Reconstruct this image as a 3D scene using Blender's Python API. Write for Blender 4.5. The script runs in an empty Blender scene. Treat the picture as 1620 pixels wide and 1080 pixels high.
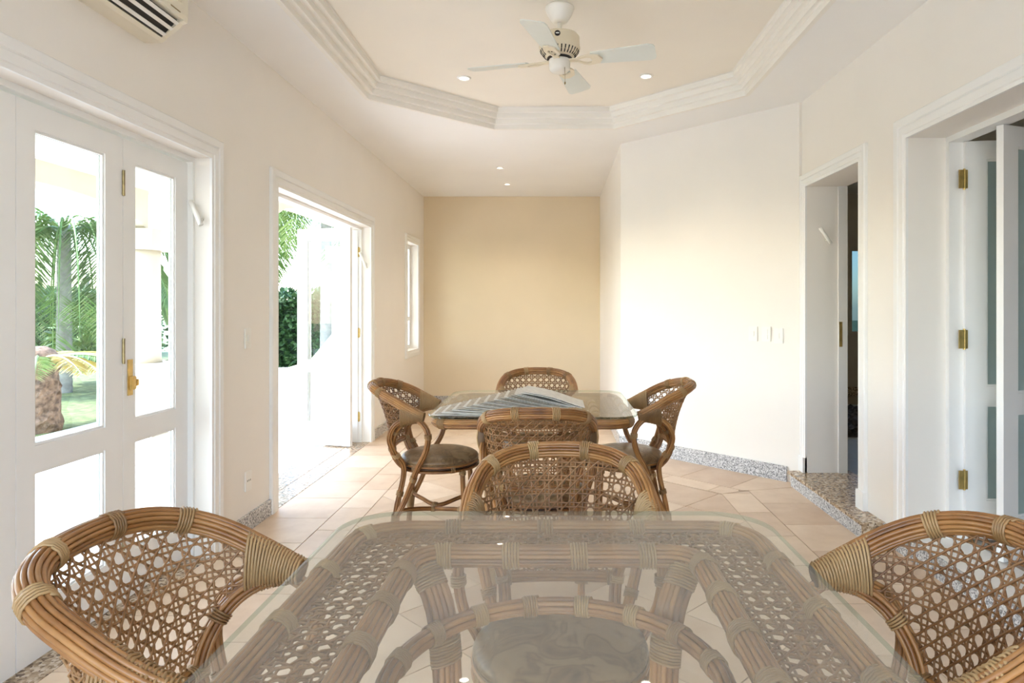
import bpy, bmesh, math, random
from mathutils import Vector, Matrix
random.seed(7)
S = bpy.context.scene
COL = S.collection
PI = math.pi

# ------------------------------------------------------------------ camera, sky, sun, exposure
F_PX, PPX, PPY, W_PX, H_PX = 1040.0, 879.0, 487.0, 1620.0, 1080.0
CAM_H = 1.30
cam_data = bpy.data.cameras.new('camera')
cam_data.sensor_fit = 'HORIZONTAL'
cam_data.sensor_width = 36.0
cam_data.lens = F_PX / W_PX * 36.0
cam_data.shift_x = -(PPX - W_PX / 2) / W_PX
cam_data.shift_y = -(H_PX / 2 - PPY) / W_PX
cam_data.clip_start = 0.02
cam = bpy.data.objects.new('camera', cam_data)
cam.location = (0, 0, CAM_H)
cam.rotation_euler = (PI / 2, 0, 0)
COL.objects.link(cam)
S.camera = cam

world = bpy.data.worlds.new('world')
S.world = world
world.use_nodes = True
wn = world.node_tree.nodes
wl = world.node_tree.links
bg = wn['Background']
sky = wn.new('ShaderNodeTexSky')
sky.sky_type = 'NISHITA'
sky.sun_disc = False
sky.sun_elevation = math.radians(52)
sky.sun_rotation = math.radians(-105)
sky.air_density = 1.0
sky.dust_density = 1.0
sky.ozone_density = 1.0
wl.new(sky.outputs[0], bg.inputs['Color'])
bg.inputs['Strength'].default_value = 0.74

sun_data = bpy.data.lights.new('sun', 'SUN')
sun_data.energy = 3.2
sun_data.angle = math.radians(0.6)
sun_data.color = (1.0, 0.975, 0.94)
sun = bpy.data.objects.new('sun', sun_data)
sun.rotation_euler = Vector((0.60, 0.16, -0.79)).to_track_quat('-Z', 'Y').to_euler()
sun.location = (-6, -2, 9)
COL.objects.link(sun)

S.view_settings.view_transform = 'Standard'
S.view_settings.look = 'None'
S.view_settings.gamma = 1.0
S.view_settings.use_curve_mapping = False
S.view_settings.exposure = 1.23
S.cycles.max_bounces = 14
S.cycles.diffuse_bounces = 7
S.cycles.glossy_bounces = 5
S.cycles.transmission_bounces = 8
S.cycles.transparent_max_bounces = 24
S.cycles.caustics_reflective = False
S.cycles.caustics_refractive = False
S.cycles.sample_clamp_indirect = 8.0
S.cycles.use_denoising = True

# ------------------------------------------------------------------ materials
def new_mat(name):
    m = bpy.data.materials.new(name)
    m.use_nodes = True
    nt = m.node_tree
    return m, nt.nodes, nt.links, nt.nodes['Principled BSDF']

def ramp(nodes, stops):
    r = nodes.new('ShaderNodeValToRGB')
    e = r.color_ramp.elements
    while len(e) < len(stops):
        e.new(0.5)
    for i, (p, c) in enumerate(stops):
        e[i].position = p
        e[i].color = (c[0], c[1], c[2], 1)
    return r

def plain(name, col, rough=0.5, metal=0.0, noise=0.03, scale=6.0, bump=0.0, bscale=60.0):
    m, n, l, b = new_mat(name)
    b.inputs['Roughness'].default_value = rough
    b.inputs['Metallic'].default_value = metal
    tc = n.new('ShaderNodeTexCoord')
    nz = n.new('ShaderNodeTexNoise')
    nz.inputs['Scale'].default_value = scale
    nz.inputs['Detail'].default_value = 4
    l.new(tc.outputs['Object'], nz.inputs['Vector'])
    lo = [max(0, c * (1 - noise)) for c in col]
    hi = [min(1, c * (1 + noise)) for c in col]
    r = ramp(n, [(0.35, lo), (0.65, hi)])
    l.new(nz.outputs['Fac'], r.inputs['Fac'])
    l.new(r.outputs['Color'], b.inputs['Base Color'])
    if bump > 0:
        n2 = n.new('ShaderNodeTexNoise')
        n2.inputs['Scale'].default_value = bscale
        n2.inputs['Detail'].default_value = 6
        l.new(tc.outputs['Object'], n2.inputs['Vector'])
        bp = n.new('ShaderNodeBump')
        bp.inputs['Strength'].default_value = bump
        bp.inputs['Distance'].default_value = 0.005
        l.new(n2.outputs['Fac'], bp.inputs['Height'])
        l.new(bp.outputs['Normal'], b.inputs['Normal'])
    return m

def rattan(name, c1, c2, c3, rough=0.38):
    m, n, l, b = new_mat(name)
    b.inputs['Roughness'].default_value = rough
    oi = n.new('ShaderNodeObjectInfo')
    tc = n.new('ShaderNodeTexCoord')
    nz = n.new('ShaderNodeTexNoise')
    nz.inputs['Scale'].default_value = 14
    nz.inputs['Detail'].default_value = 5
    l.new(tc.outputs['Object'], nz.inputs['Vector'])
    mx = n.new('ShaderNodeMath')
    mx.operation = 'MULTIPLY_ADD'
    l.new(oi.outputs['Random'], mx.inputs[0])
    mx.inputs[1].default_value = 0.45
    mm = n.new('ShaderNodeMath')
    mm.operation = 'MULTIPLY'
    l.new(nz.outputs['Fac'], mm.inputs[0])
    mm.inputs[1].default_value = 0.74
    l.new(mm.outputs[0], mx.inputs[2])
    r = ramp(n, [(0.2, c1), (0.5, c2), (0.8, c3)])
    l.new(mx.outputs[0], r.inputs['Fac'])
    l.new(r.outputs['Color'], b.inputs['Base Color'])
    return m

def granite(name, cols, scale=90):
    m, n, l, b = new_mat(name)
    b.inputs['Roughness'].default_value = 0.22
    tc = n.new('ShaderNodeTexCoord')
    v = n.new('ShaderNodeTexVoronoi')
    v.inputs['Scale'].default_value = scale
    l.new(tc.outputs['Object'], v.inputs['Vector'])
    nz = n.new('ShaderNodeTexNoise')
    nz.inputs['Scale'].default_value = scale * 0.5
    nz.inputs['Detail'].default_value = 6
    l.new(tc.outputs['Object'], nz.inputs['Vector'])
    sep = n.new('ShaderNodeSeparateColor')
    l.new(v.outputs['Color'], sep.inputs[0])
    mx = n.new('ShaderNodeMath')
    mx.operation = 'MULTIPLY_ADD'
    l.new(sep.outputs[0], mx.inputs[0])
    mx.inputs[1].default_value = 0.55
    mm = n.new('ShaderNodeMath')
    mm.operation = 'MULTIPLY'
    l.new(nz.outputs['Fac'], mm.inputs[0])
    mm.inputs[1].default_value = 0.5
    l.new(mm.outputs[0], mx.inputs[2])
    r = ramp(n, [(0.22, cols[0]), (0.42, cols[1]), (0.6, cols[2]), (0.78, cols[3])])
    l.new(mx.outputs[0], r.inputs['Fac'])
    l.new(r.outputs['Color'], b.inputs['Base Color'])
    return m

def tile_mat(name, c1, c2, rough):
    m, n, l, b = new_mat(name)
    b.inputs['Roughness'].default_value = rough
    oi = n.new('ShaderNodeObjectInfo')
    tc = n.new('ShaderNodeTexCoord')
    nz = n.new('ShaderNodeTexNoise')
    nz.inputs['Scale'].default_value = 5
    nz.inputs['Detail'].default_value = 8
    nz.inputs['Roughness'].default_value = 0.65
    l.new(tc.outputs['Object'], nz.inputs['Vector'])
    mx = n.new('ShaderNodeMath')
    mx.operation = 'MULTIPLY_ADD'
    l.new(oi.outputs['Random'], mx.inputs[0])
    mx.inputs[1].default_value = 0.3
    mm = n.new('ShaderNodeMath')
    mm.operation = 'MULTIPLY'
    l.new(nz.outputs['Fac'], mm.inputs[0])
    mm.inputs[1].default_value = 0.7
    l.new(mm.outputs[0], mx.inputs[2])
    r = ramp(n, [(0.25, c1), (0.75, c2)])
    l.new(mx.outputs[0], r.inputs['Fac'])
    l.new(r.outputs['Color'], b.inputs['Base Color'])
    return m

def glass(name, tint, ior=1.45, rough=0.0, base=0.0):
    m, n, l, b = new_mat(name)
    n.remove(b)
    out = [x for x in n if x.type == 'OUTPUT_MATERIAL'][0]
    tr = n.new('ShaderNodeBsdfTransparent')
    tr.inputs['Color'].default_value = (*tint, 1)
    gl = n.new('ShaderNodeBsdfGlossy')
    gl.inputs['Roughness'].default_value = rough
    fr = n.new('ShaderNodeFresnel')
    fr.inputs['IOR'].default_value = ior
    geo = n.new('ShaderNodeNewGeometry')
    mix = n.new('ShaderNodeMixShader')
    # thin sheet: fresnel of the entering side only, back faces let light straight out
    thin = n.new('ShaderNodeMath')
    thin.operation = 'MULTIPLY'
    nb = n.new('ShaderNodeMath')
    nb.operation = 'SUBTRACT'
    nb.inputs[0].default_value = 1.0
    l.new(geo.outputs['Backfacing'], nb.inputs[1])
    l.new(fr.outputs[0], thin.inputs[0])
    l.new(nb.outputs[0], thin.inputs[1])
    l.new(thin.outputs[0], mix.inputs[0])
    l.new(tr.outputs[0], mix.inputs[1])
    l.new(gl.outputs[0], mix.inputs[2])
    last = mix
    if base > 0:  # diffuse haze painted into the glass, adding to its reflected veil
        df = n.new('ShaderNodeBsdfDiffuse')
        df.inputs['Color'].default_value = (0.88, 0.82, 0.72, 1)
        m2 = n.new('ShaderNodeMixShader')
        m2.inputs[0].default_value = base
        l.new(mix.outputs[0], m2.inputs[1])
        l.new(df.outputs[0], m2.inputs[2])
        last = m2
    l.new(last.outputs[0], out.inputs['Surface'])
    return m

def emit(name, col, strength):
    m, n, l, b = new_mat(name)
    b.inputs['Base Color'].default_value = (0.9, 0.9, 0.9, 1)
    b.inputs['Emission Color'].default_value = (*col, 1)
    b.inputs['Emission Strength'].default_value = strength
    return m

M = {}
M['wall'] = plain('wall_paint', (0.86, 0.815, 0.755), 0.6, noise=0.012, scale=2, bump=0.05, bscale=120)
M['tan'] = plain('tan_paint', (0.78, 0.66, 0.475), 0.6, noise=0.015, scale=2, bump=0.05, bscale=120)
M['ceil'] = plain('ceiling_paint', (0.87, 0.86, 0.84), 0.65, noise=0.01, scale=2)
M['cream'] = plain('cream_ceiling_paint', (0.86, 0.80, 0.70), 0.65, noise=0.012, scale=2)
M['white'] = plain('white_lacquer', (0.86, 0.85, 0.83), 0.32, noise=0.01, scale=5)
M['cornice'] = plain('cornice_paint', (0.86, 0.83, 0.77), 0.5, noise=0.01)
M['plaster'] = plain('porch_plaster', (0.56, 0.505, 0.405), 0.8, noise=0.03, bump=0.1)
M['patio'] = tile_mat('patio_tile', (0.72, 0.70, 0.67), (0.84, 0.825, 0.80), 0.6)
M['tile'] = tile_mat('floor_tile', (0.58, 0.41, 0.275), (0.78, 0.62, 0.46), 0.42)
M['grout'] = plain('grout', (0.46, 0.34, 0.24), 0.8, noise=0.1)
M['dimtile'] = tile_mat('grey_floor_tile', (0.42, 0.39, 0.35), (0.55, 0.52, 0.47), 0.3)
M['granite'] = granite('grey_granite', [(0.13, 0.13, 0.14), (0.34, 0.33, 0.33), (0.54, 0.53, 0.52), (0.72, 0.71, 0.70)], 150)
M['granite_b'] = granite('brown_granite', [(0.10, 0.06, 0.04), (0.30, 0.21, 0.13), (0.48, 0.36, 0.24), (0.66, 0.55, 0.42)], 80)
M['cane'] = rattan('rattan_cane', (0.105, 0.036, 0.010), (0.27, 0.112, 0.031), (0.43, 0.21, 0.070), 0.30)
M['core'] = plain('rattan_core', (0.055, 0.022, 0.009), 0.6, noise=0.2)
M['wrap'] = rattan('rattan_peel', (0.18, 0.085, 0.027), (0.30, 0.165, 0.063), (0.44, 0.275, 0.12), 0.40)
M['wrapcore'] = plain('peel_underlay', (0.16, 0.085, 0.035), 0.6, noise=0.2)
M['weave'] = rattan('rattan_weave', (0.12, 0.048, 0.015), (0.235, 0.108, 0.036), (0.38, 0.20, 0.080), 0.40)
M['brass'] = plain('brass', (0.66, 0.46, 0.17), 0.32, metal=0.9, noise=0.15, scale=30)
M['darkmetal'] = plain('aged_brass', (0.34, 0.26, 0.13), 0.4, metal=0.8, noise=0.2, scale=40)
M['leather'] = None
M['pane'] = glass('window_glass', (0.97, 0.985, 0.98), 1.45)
M['tableglass'] = glass('table_glass', (0.95, 0.96, 0.935), 1.62, base=0.075)
M['glassedge'] = glass('glass_edge', (0.62, 0.72, 0.66), 1.5)
M['dimpane'] = glass('dimmed_glass', (0.20, 0.25, 0.28), 1.45)  # glass colour darkened to tone down the daylight behind it
M['plastic'] = plain('white_plastic', (0.86, 0.84, 0.79), 0.35, noise=0.01)
M['plastic_y'] = plain('aged_plastic', (0.80, 0.74, 0.60), 0.4, noise=0.03)
M['dark'] = plain('dark_slot', (0.012, 0.010, 0.008), 0.6)
M['fan'] = plain('cream_enamel', (0.80, 0.71, 0.54), 0.35, noise=0.02)
M['fan_w'] = plain('white_enamel', (0.86, 0.82, 0.74), 0.35, noise=0.02)
M['blade'] = plain('fan_blade', (0.74, 0.76, 0.70), 0.4, noise=0.02)
M['lamp'] = emit('downlight_lens', (1.0, 0.93, 0.80), 6.0)
M['paper'] = plain('newsprint', (0.52, 0.46, 0.375), 0.8, noise=0.16, scale=40)
M['paper_w'] = plain('pale_newsprint', (0.74, 0.71, 0.65), 0.8, noise=0.08, scale=40)
for _k in ('paper', 'paper_w'):
    M[_k].node_tree.nodes['Principled BSDF'].inputs['Specular IOR Level'].default_value = 0.08
M['leaf'] = rattan('leaf_green', (0.03, 0.075, 0.022), (0.065, 0.14, 0.045), (0.12, 0.21, 0.075), 0.5)
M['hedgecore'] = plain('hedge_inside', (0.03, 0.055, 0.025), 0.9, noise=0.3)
M['palmleaf'] = rattan('palm_green', (0.10, 0.20, 0.045), (0.18, 0.30, 0.08), (0.30, 0.38, 0.13), 0.5)
M['dryleaf'] = rattan('yellowing_frond', (0.28, 0.30, 0.06), (0.48, 0.40, 0.08), (0.52, 0.44, 0.20), 0.6)
M['bark'] = plain('cycad_bark', (0.20, 0.13, 0.09), 0.9, noise=0.5, scale=18, bump=0.8, bscale=30)
M['palmbark'] = plain('palm_bark', (0.34, 0.32, 0.30), 0.85, noise=0.2, scale=10, bump=0.3)
M['lawn'] = plain('lawn', (0.15, 0.19, 0.07), 0.9, noise=0.4, scale=12)
M['wood'] = plain('pole_wood', (0.22, 0.19, 0.16), 0.9, noise=0.2)
M['rug'] = plain('shaggy_rug', (0.075, 0.055, 0.05), 0.95, noise=0.6, scale=25)
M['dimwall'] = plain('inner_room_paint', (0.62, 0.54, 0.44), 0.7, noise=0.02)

def frosted(name):
    m, n, l, b = new_mat(name)
    b.inputs['Base Color'].default_value = (0.50, 0.62, 0.60, 1)
    b.inputs['Roughness'].default_value = 0.45
    b.inputs['Transmission Weight'].default_value = 0.35
    b.inputs['IOR'].default_value = 1.3
    return m
M['frost'] = frosted('frosted_glass')

def leather_mat():
    m, n, l, b = new_mat('marbled_leather')
    b.inputs['Roughness'].default_value = 0.36
    b.inputs['Specular IOR Level'].default_value = 0.35
    tc = n.new('ShaderNodeTexCoord')
    nz = n.new('ShaderNodeTexNoise')
    nz.inputs['Scale'].default_value = 9
    nz.inputs['Detail'].default_value = 5
    nz.inputs['Distortion'].default_value = 1.2
    l.new(tc.outputs['Object'], nz.inputs['Vector'])
    r = ramp(n, [(0.30, (0.12, 0.066, 0.030)), (0.46, (0.23, 0.142, 0.068)), (0.50, (0.15, 0.088, 0.042)), (0.56, (0.27, 0.175, 0.088)), (0.75, (0.32, 0.215, 0.115))])
    l.new(nz.outputs['Fac'], r.inputs['Fac'])
    l.new(r.outputs['Color'], b.inputs['Base Color'])
    n2 = n.new('ShaderNodeTexNoise')
    n2.inputs['Scale'].default_value = 260
    l.new(tc.outputs['Object'], n2.inputs['Vector'])
    bp = n.new('ShaderNodeBump')
    bp.inputs['Strength'].default_value = 0.12
    bp.inputs['Distance'].default_value = 0.002
    l.new(n2.outputs['Fac'], bp.inputs['Height'])
    l.new(bp.outputs['Normal'], b.inputs['Normal'])
    return m
M['leather'] = leather_mat()

# ------------------------------------------------------------------ object helpers
def tag(o, label=None, cat=None, group=None, kind=None):
    if label: o['label'] = label
    if cat: o['category'] = cat
    if group: o['group'] = group
    if kind: o['kind'] = kind
    return o

def empty(name, loc=(0, 0, 0), rz=0.0, parent=None):
    o = bpy.data.objects.new(name, None)
    o.empty_display_size = 0.1
    COL.objects.link(o)
    o.location = loc
    o.rotation_euler = (0, 0, rz)
    if parent: o.parent = parent
    return o

def mesh_obj(name, verts, faces, mat, parent=None, smooth=False, xf=None, mats=None, fmat=None):
    if xf: verts = [xf(Vector(v)) for v in verts]
    me = bpy.data.meshes.new(name)
    me.from_pydata([tuple(v) for v in verts], [], faces)
    if mats:
        for m in mats: me.materials.append(m)
        if fmat:
            me.polygons.foreach_set('material_index', fmat)
    else:
        me.materials.append(mat)
    if smooth:
        me.polygons.foreach_set('use_smooth', [True] * len(me.polygons))
    me.update()
    bm = bmesh.new()
    bm.from_mesh(me)
    bmesh.ops.recalc_face_normals(bm, faces=bm.faces)
    bm.to_mesh(me)
    bm.free()
    o = bpy.data.objects.new(name, me)
    COL.objects.link(o)
    if parent: o.parent = parent
    return o

def share(name, me, parent=None, loc=(0, 0, 0), rot=(0, 0, 0), scale=(1, 1, 1)):
    o = bpy.data.objects.new(name, me)
    COL.objects.link(o)
    o.location = loc
    o.rotation_euler = rot
    o.scale = scale
    if parent: o.parent = parent
    return o

def copy_tree(o, parent=None):
    c = o.copy()
    COL.objects.link(c)
    c.parent = parent
    for ch in o.children:
        copy_tree(ch, c)
    return c

def box_vf(x0, x1, y0, y1, z0, z1):
    v = [(x0, y0, z0), (x1, y0, z0), (x1, y1, z0), (x0, y1, z0), (x0, y0, z1), (x1, y0, z1), (x1, y1, z1), (x0, y1, z1)]
    f = [(0, 3, 2, 1), (4, 5, 6, 7), (0, 1, 5, 4), (1, 2, 6, 5), (2, 3, 7, 6), (3, 0, 4, 7)]
    return v, f

def box(name, x0, x1, y0, y1, z0, z1, mat, parent=None, xf=None, bevel=0.0):
    v, f = box_vf(x0, x1, y0, y1, z0, z1)
    o = mesh_obj(name, v, f, mat, parent, xf=xf)
    if bevel > 0:
        bm = bmesh.new()
        bm.from_mesh(o.data)
        bmesh.ops.bevel(bm, geom=list(bm.edges), offset=bevel, segments=2, affect='EDGES')
        bm.to_mesh(o.data)
        bm.free()
    return o

def slab_holes(name, us, vs, holes, t0, t1, put, mat, parent=None):
    """A slab over the (u, v) grid with rectangular holes, thickness t0..t1; put(u, v, t) places a point.
    holes: list of (u0, u1, v0, v1)."""
    U = sorted(set(list(us) + [h[0] for h in holes] + [h[1] for h in holes]))
    V = sorted(set(list(vs) + [h[2] for h in holes] + [h[3] for h in holes]))
    def solid(i, j):
        if i < 0 or j < 0 or i >= len(U) - 1 or j >= len(V) - 1: return False
        cu, cv = (U[i] + U[i + 1]) / 2, (V[j] + V[j + 1]) / 2
        return not any(h[0] < cu < h[1] and h[2] < cv < h[3] for h in holes)
    idx, verts, faces = {}, [], []
    def vid(i, j, k):
        key = (i, j, k)
        if key not in idx:
            idx[key] = len(verts)
            verts.append(put(U[i], V[j], (t0, t1)[k]))
        return idx[key]
    for i in range(len(U) - 1):
        for j in range(len(V) - 1):
            if not solid(i, j): continue
            faces.append((vid(i, j, 0), vid(i + 1, j, 0), vid(i + 1, j + 1, 0), vid(i, j + 1, 0)))
            faces.append((vid(i, j, 1), vid(i, j + 1, 1), vid(i + 1, j + 1, 1), vid(i + 1, j, 1)))
            for (di, dj, a, b) in ((-1, 0, (i, j), (i, j + 1)), (1, 0, (i + 1, j), (i + 1, j + 1)), (0, -1, (i, j), (i + 1, j)), (0, 1, (i, j + 1), (i + 1, j + 1))):
                if not solid(i + di, j + dj):
                    faces.append((vid(*a, 0), vid(*b, 0), vid(*b, 1), vid(*a, 1)))
    return mesh_obj(name, verts, faces, mat, parent)

def prism(name, poly, z0, z1, mat, parent=None, xf=None):
    n = len(poly)
    v = [(p[0], p[1], z0) for p in poly] + [(p[0], p[1], z1) for p in poly]
    f = [tuple(range(n))[::-1], tuple(range(n, 2 * n))] + [(i, (i + 1) % n, n + (i + 1) % n, n + i) for i in range(n)]
    return mesh_obj(name, v, f, mat, parent, xf=xf)

def lathe(name, prof, mat, parent=None, seg=24, cx=0, cy=0, smooth=True, close=True):
    v, f = [], []
    for (r, z) in prof:
        for k in range(seg):
            a = 2 * PI * k / seg
            v.append((cx + r * math.cos(a), cy + r * math.sin(a), z))
    for i in range(len(prof) - 1):
        for k in range(seg):
            k2 = (k + 1) % seg
            f.append((i * seg + k, i * seg + k2, (i + 1) * seg + k2, (i + 1) * seg + k))
    if close:
        f.append(tuple(range(seg))[::-1])
        f.append(tuple(range((len(prof) - 1) * seg, len(prof) * seg)))
    return mesh_obj(name, v, f, mat, parent, smooth=smooth)

# ---- swept paths (canes, bindings, mouldings)
def catmull(pts, closed=False, sub=12):
    P = [Vector(p) for p in pts]
    n = len(P)
    out = []
    for i in range(n if closed else n - 1):
        if closed:
            a, b, c, d = P[(i - 1) % n], P[i], P[(i + 1) % n], P[(i + 2) % n]
        else:
            a = P[i - 1] if i > 0 else P[0] * 2 - P[1]
            b, c = P[i], P[i + 1]
            d = P[i + 2] if i + 2 < n else P[-1] * 2 - P[-2]
        for k in range(sub):
            t = k / sub
            out.append(0.5 * ((2 * b) + (c - a) * t + (2 * a - 5 * b + 4 * c - d) * t * t + (3 * b - a - 3 * c + d) * t ** 3))
    if not closed: out.append(P[-1].copy())
    return out

class Path:
    def __init__(self, pts, n=40, closed=False, smooth=True, up=None):
        raw = catmull(pts, closed) if smooth else [Vector(p) for p in pts]
        if closed: raw = raw + [raw[0].copy()]
        L = [0.0]
        for i in range(1, len(raw)): L.append(L[-1] + (raw[i] - raw[i - 1]).length)
        self.len, self.closed = L[-1], closed
        P, j = [], 0
        m = n if closed else n - 1
        for i in range(n):
            s = self.len * i / m
            while j < len(L) - 2 and L[j + 1] < s: j += 1
            t = (s - L[j]) / max(1e-9, L[j + 1] - L[j])
            P.append(raw[j].lerp(raw[j + 1], t))
        self.P = P
        self.n = n
        T = []
        for i in range(n):
            if closed: d = P[(i + 1) % n] - P[i - 1]
            else: d = P[min(i + 1, n - 1)] - P[max(i - 1, 0)]
            T.append(d.normalized())
        self.T, self.N, self.B = T, [], []
        if up is not None:
            u = Vector(up)
            for t in T:
                nn = (u - t * u.dot(t)).normalized()
                self.N.append(nn)
                self.B.append(t.cross(nn))
        else:
            u = Vector((0, 0, 1)) if abs(T[0].z) < 0.9 else Vector((1, 0, 0))
            nn = (u - T[0] * u.dot(T[0])).normalized()
            for t in T:
                nn = (nn - t * nn.dot(t)).normalized()
                self.N.append(nn)
                self.B.append(t.cross(nn))
    def at(self, s):
        """point and frame at arc length s"""
        m = self.n if self.closed else self.n - 1
        x = s / self.len * m
        if self.closed: x %= self.n
        else: x = min(max(x, 0), m - 1e-6)
        i = int(x)
        t = x - i
        j = (i + 1) % self.n
        return (self.P[i].lerp(self.P[j], t), self.T[i].lerp(self.T[j], t).normalized(),
                self.N[i].lerp(self.N[j], t).normalized(), self.B[i].lerp(self.B[j], t).normalized())

def tube_vf(P, N, B, r, sides, closed, off=(0, 0)):
    v, f, n = [], [], len(P)
    for i in range(n):
        rr = r(i / (n - 1)) if callable(r) else r
        c = P[i] + N[i] * off[0] + B[i] * off[1]
        for k in range(sides):
            a = 2 * PI * k / sides
            v.append(c + N[i] * (rr * math.cos(a)) + B[i] * (rr * math.sin(a)))
    for i in range(n if closed else n - 1):
        j = (i + 1) % n
        for k in range(sides):
            k2 = (k + 1) % sides
            f.append((i * sides + k, i * sides + k2, j * sides + k2, j * sides + k))
    if not closed:
        f.append(tuple(range(sides))[::-1])
        f.append(tuple(range((n - 1) * sides, n * sides)))
    return v, f

def tube(name, path, r, sides, mat, parent=None, off=(0, 0)):
    v, f = tube_vf(path.P, path.N, path.B, r, sides, path.closed, off)
    return mesh_obj(name, v, f, mat, parent, smooth=True)

def wire(name, pts, r, sides, mat, parent=None):
    p = Path(pts, n=len(pts), smooth=False)
    return tube(name, p, r, sides, mat, parent)

def binding(path, s0, width, ra, rb, parent, r=0.0022, name='binding'):
    """one strip of cane peel wound round a bundle: a single helix"""
    turns = max(3, int(round(width / (2.2 * r))))
    k = 12
    pts = []
    for i in range(turns * k + 1):
        q = i / (turns * k)
        s = s0 - width / 2 + width * q
        p, t, n, b = path.at(s)
        a = 2 * PI * i / k
        fa = ra(q) if callable(ra) else ra
        fb = rb(q) if callable(rb) else rb
        pts.append(p + n * (fa * math.cos(a)) + b * (fb * math.sin(a)))
    return wire(name, pts, r, 5, M['wrap'], parent)

def bundle(name, path, offs, r, core, parent, sides=6, binds=(), bw=0.03, ra=0.02, rb=None, peel=0.0028):
    """a rail: dark core, round canes laid along it, peel bindings"""
    c = tube(name, path, core, 8, M['core'], parent)
    for o in offs:
        tube('cane', path, r, sides, M['cane'], c, o)
    for s in binds:
        binding(path, s * path.len, bw, ra, rb or ra, c, r=peel)
    return c

def ring_offs(n, rad, ph=0.0):
    return [(rad * math.cos(2 * PI * k / n + ph), rad * math.sin(2 * PI * k / n + ph)) for k in range(n)]

def rot2(p, a):
    return (p[0] * math.cos(a) - p[1] * math.sin(a), p[0] * math.sin(a) + p[1] * math.cos(a))

def clip_half(poly, a, b, c):
    """keep a*x + b*y <= c"""
    out = []
    n = len(poly)
    for i in range(n):
        p, q = poly[i], poly[(i + 1) % n]
        dp, dq = a * p[0] + b * p[1] - c, a * q[0] + b * q[1] - c
        if dp <= 0: out.append(p)
        if dp * dq < 0:
            t = dp / (dp - dq)
            out.append((p[0] + (q[0] - p[0]) * t, p[1] + (q[1] - p[1]) * t))
    return out

def area(poly):
    return abs(sum(poly[i][0] * poly[(i + 1) % len(poly)][1] - poly[(i + 1) % len(poly)][0] * poly[i][1] for i in range(len(poly)))) / 2

def clip_to_rect(region, cx, cy, hw, hh, ang):
    ca, sa = math.cos(ang), math.sin(ang)
    for (nx, ny, h) in ((ca, sa, hw), (-ca, -sa, hw), (-sa, ca, hh), (sa, -ca, hh)):
        region = clip_half(region, nx, ny, nx * cx + ny * cy + h)
        if len(region) < 3: return []
    return region

# ------------------------------------------------------------------ the room: floor
XL, XR, YF, YB = -1.80, 1.82, 8.97, -1.50
ZC, ZT = 2.82, 2.98                      # lower ceiling, recessed ceiling
def rw(y): return XR + (4.87 - y) * 0.0135    # the right wall runs a hair out of square

floor = prism('floor', [(XL - 0.2, YB - 0.2), (2.14, YB - 0.2), (2.14, 4.9), (0.64, 6.35), (0.64, YF + 0.2), (XL - 0.2, YF + 0.2)], -0.10, -0.004, M['grout'])
tag(floor, 'beige stone tiled floor of the dining room', 'floor', kind='structure')
G = 0.0055
def lay(region, cx, cy, hw, hh, ang=0.0):
    p = clip_to_rect(region, cx, cy, hw - G / 2, hh - G / 2, ang)
    if len(p) >= 3 and area(p) > 0.0006:
        prism('tile', p, -0.006, 0.0, M['tile'], floor)
TS = 0.43
# inner field, laid on the diagonal
BL, BLi, BR, BRi = -1.40, -1.20, 1.373, 1.165
field = [(BLi + G, YB), (BRi - G, YB), (BRi - G, 4.58), (0.12, 5.62), (0.12, 8.35), (BLi + G, 8.35)]
st = TS * math.sqrt(2)
for i in range(-16, 17):
    for j in range(-16, 17):
        # joints on y - x = 3.46 + k*st and y + x = 5.17 + k*st
        d, s = 3.46 + (i + 0.5) * st, 5.17 + (j + 0.5) * st
        x, y = (s - d) / 2, (s + d) / 2
        if -2 < x < 2 and -2 < y < 9:
            lay(field, x, y, TS / 2, TS / 2, PI / 4)
# border band and outer tiles, left
k = 0
y = 4.069 - 14 * TS
while y < YF:
    reg = [(XL + 0.001, YB), (BL - G / 2, YB), (BL - G / 2, YF), (XL + 0.001, YF)]
    lay(reg, (XL + BL) / 2, y + TS / 2, 0.6, TS / 2)
    reg = [(BL + G / 2, YB), (BLi, YB), (BLi, YF), (BL + G / 2, YF)]
    lay(reg, (BL + BLi) / 2, y - 0.22 + TS / 2, 0.6, TS / 2)
    y += TS
# right band, right outer field
y = 3.52 - 12 * TS
while y < 5.2:
    reg = [(BRi, YB), (BR - G / 2, YB), (BR - G / 2, 4.66), (BRi, 4.60)]
    lay(reg, (BR + BRi) / 2, y - 0.2 + TS / 2, 0.6, TS / 2)
    reg = [(BR + G / 2, YB), (1.86, YB), (1.86, 4.79), (BR + G / 2, 4.68)]
    lay(reg, 1.6, y + TS / 2, 0.6, TS / 2)
    y += TS
# band and outer pieces along the slanted wall (both run at 45 degrees)
def dg(s, d): return ((s - d) / 2, (s + d) / 2)
S1, S2, S3 = 5.755, 6.02, 6.66
band = [(BRi - 0.0, 4.605), (1.30, 4.66), dg(S2 - G, 3.40), dg(S2 - G, 6.02 - 0.24), (0.12, S1 - 0.12)]
outer = [dg(S2 + G, 3.36), (1.40, 4.69), (1.84, 4.80), dg(S3, 3.2), dg(S3, 5.5), dg(S2 + G, 5.78)]
for kk in range(-1, 6):
    d = 3.60 + (kk + 0.5) * st
    cx, cy = dg(5.9, d)
    lay(band, cx, cy, 0.6, TS / 2, PI / 4)
    d = 3.50 + (kk + 0.5) * st
    cx, cy = dg(6.4, d)
    lay(outer, cx, cy, 0.6, TS / 2, PI / 4)
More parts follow.
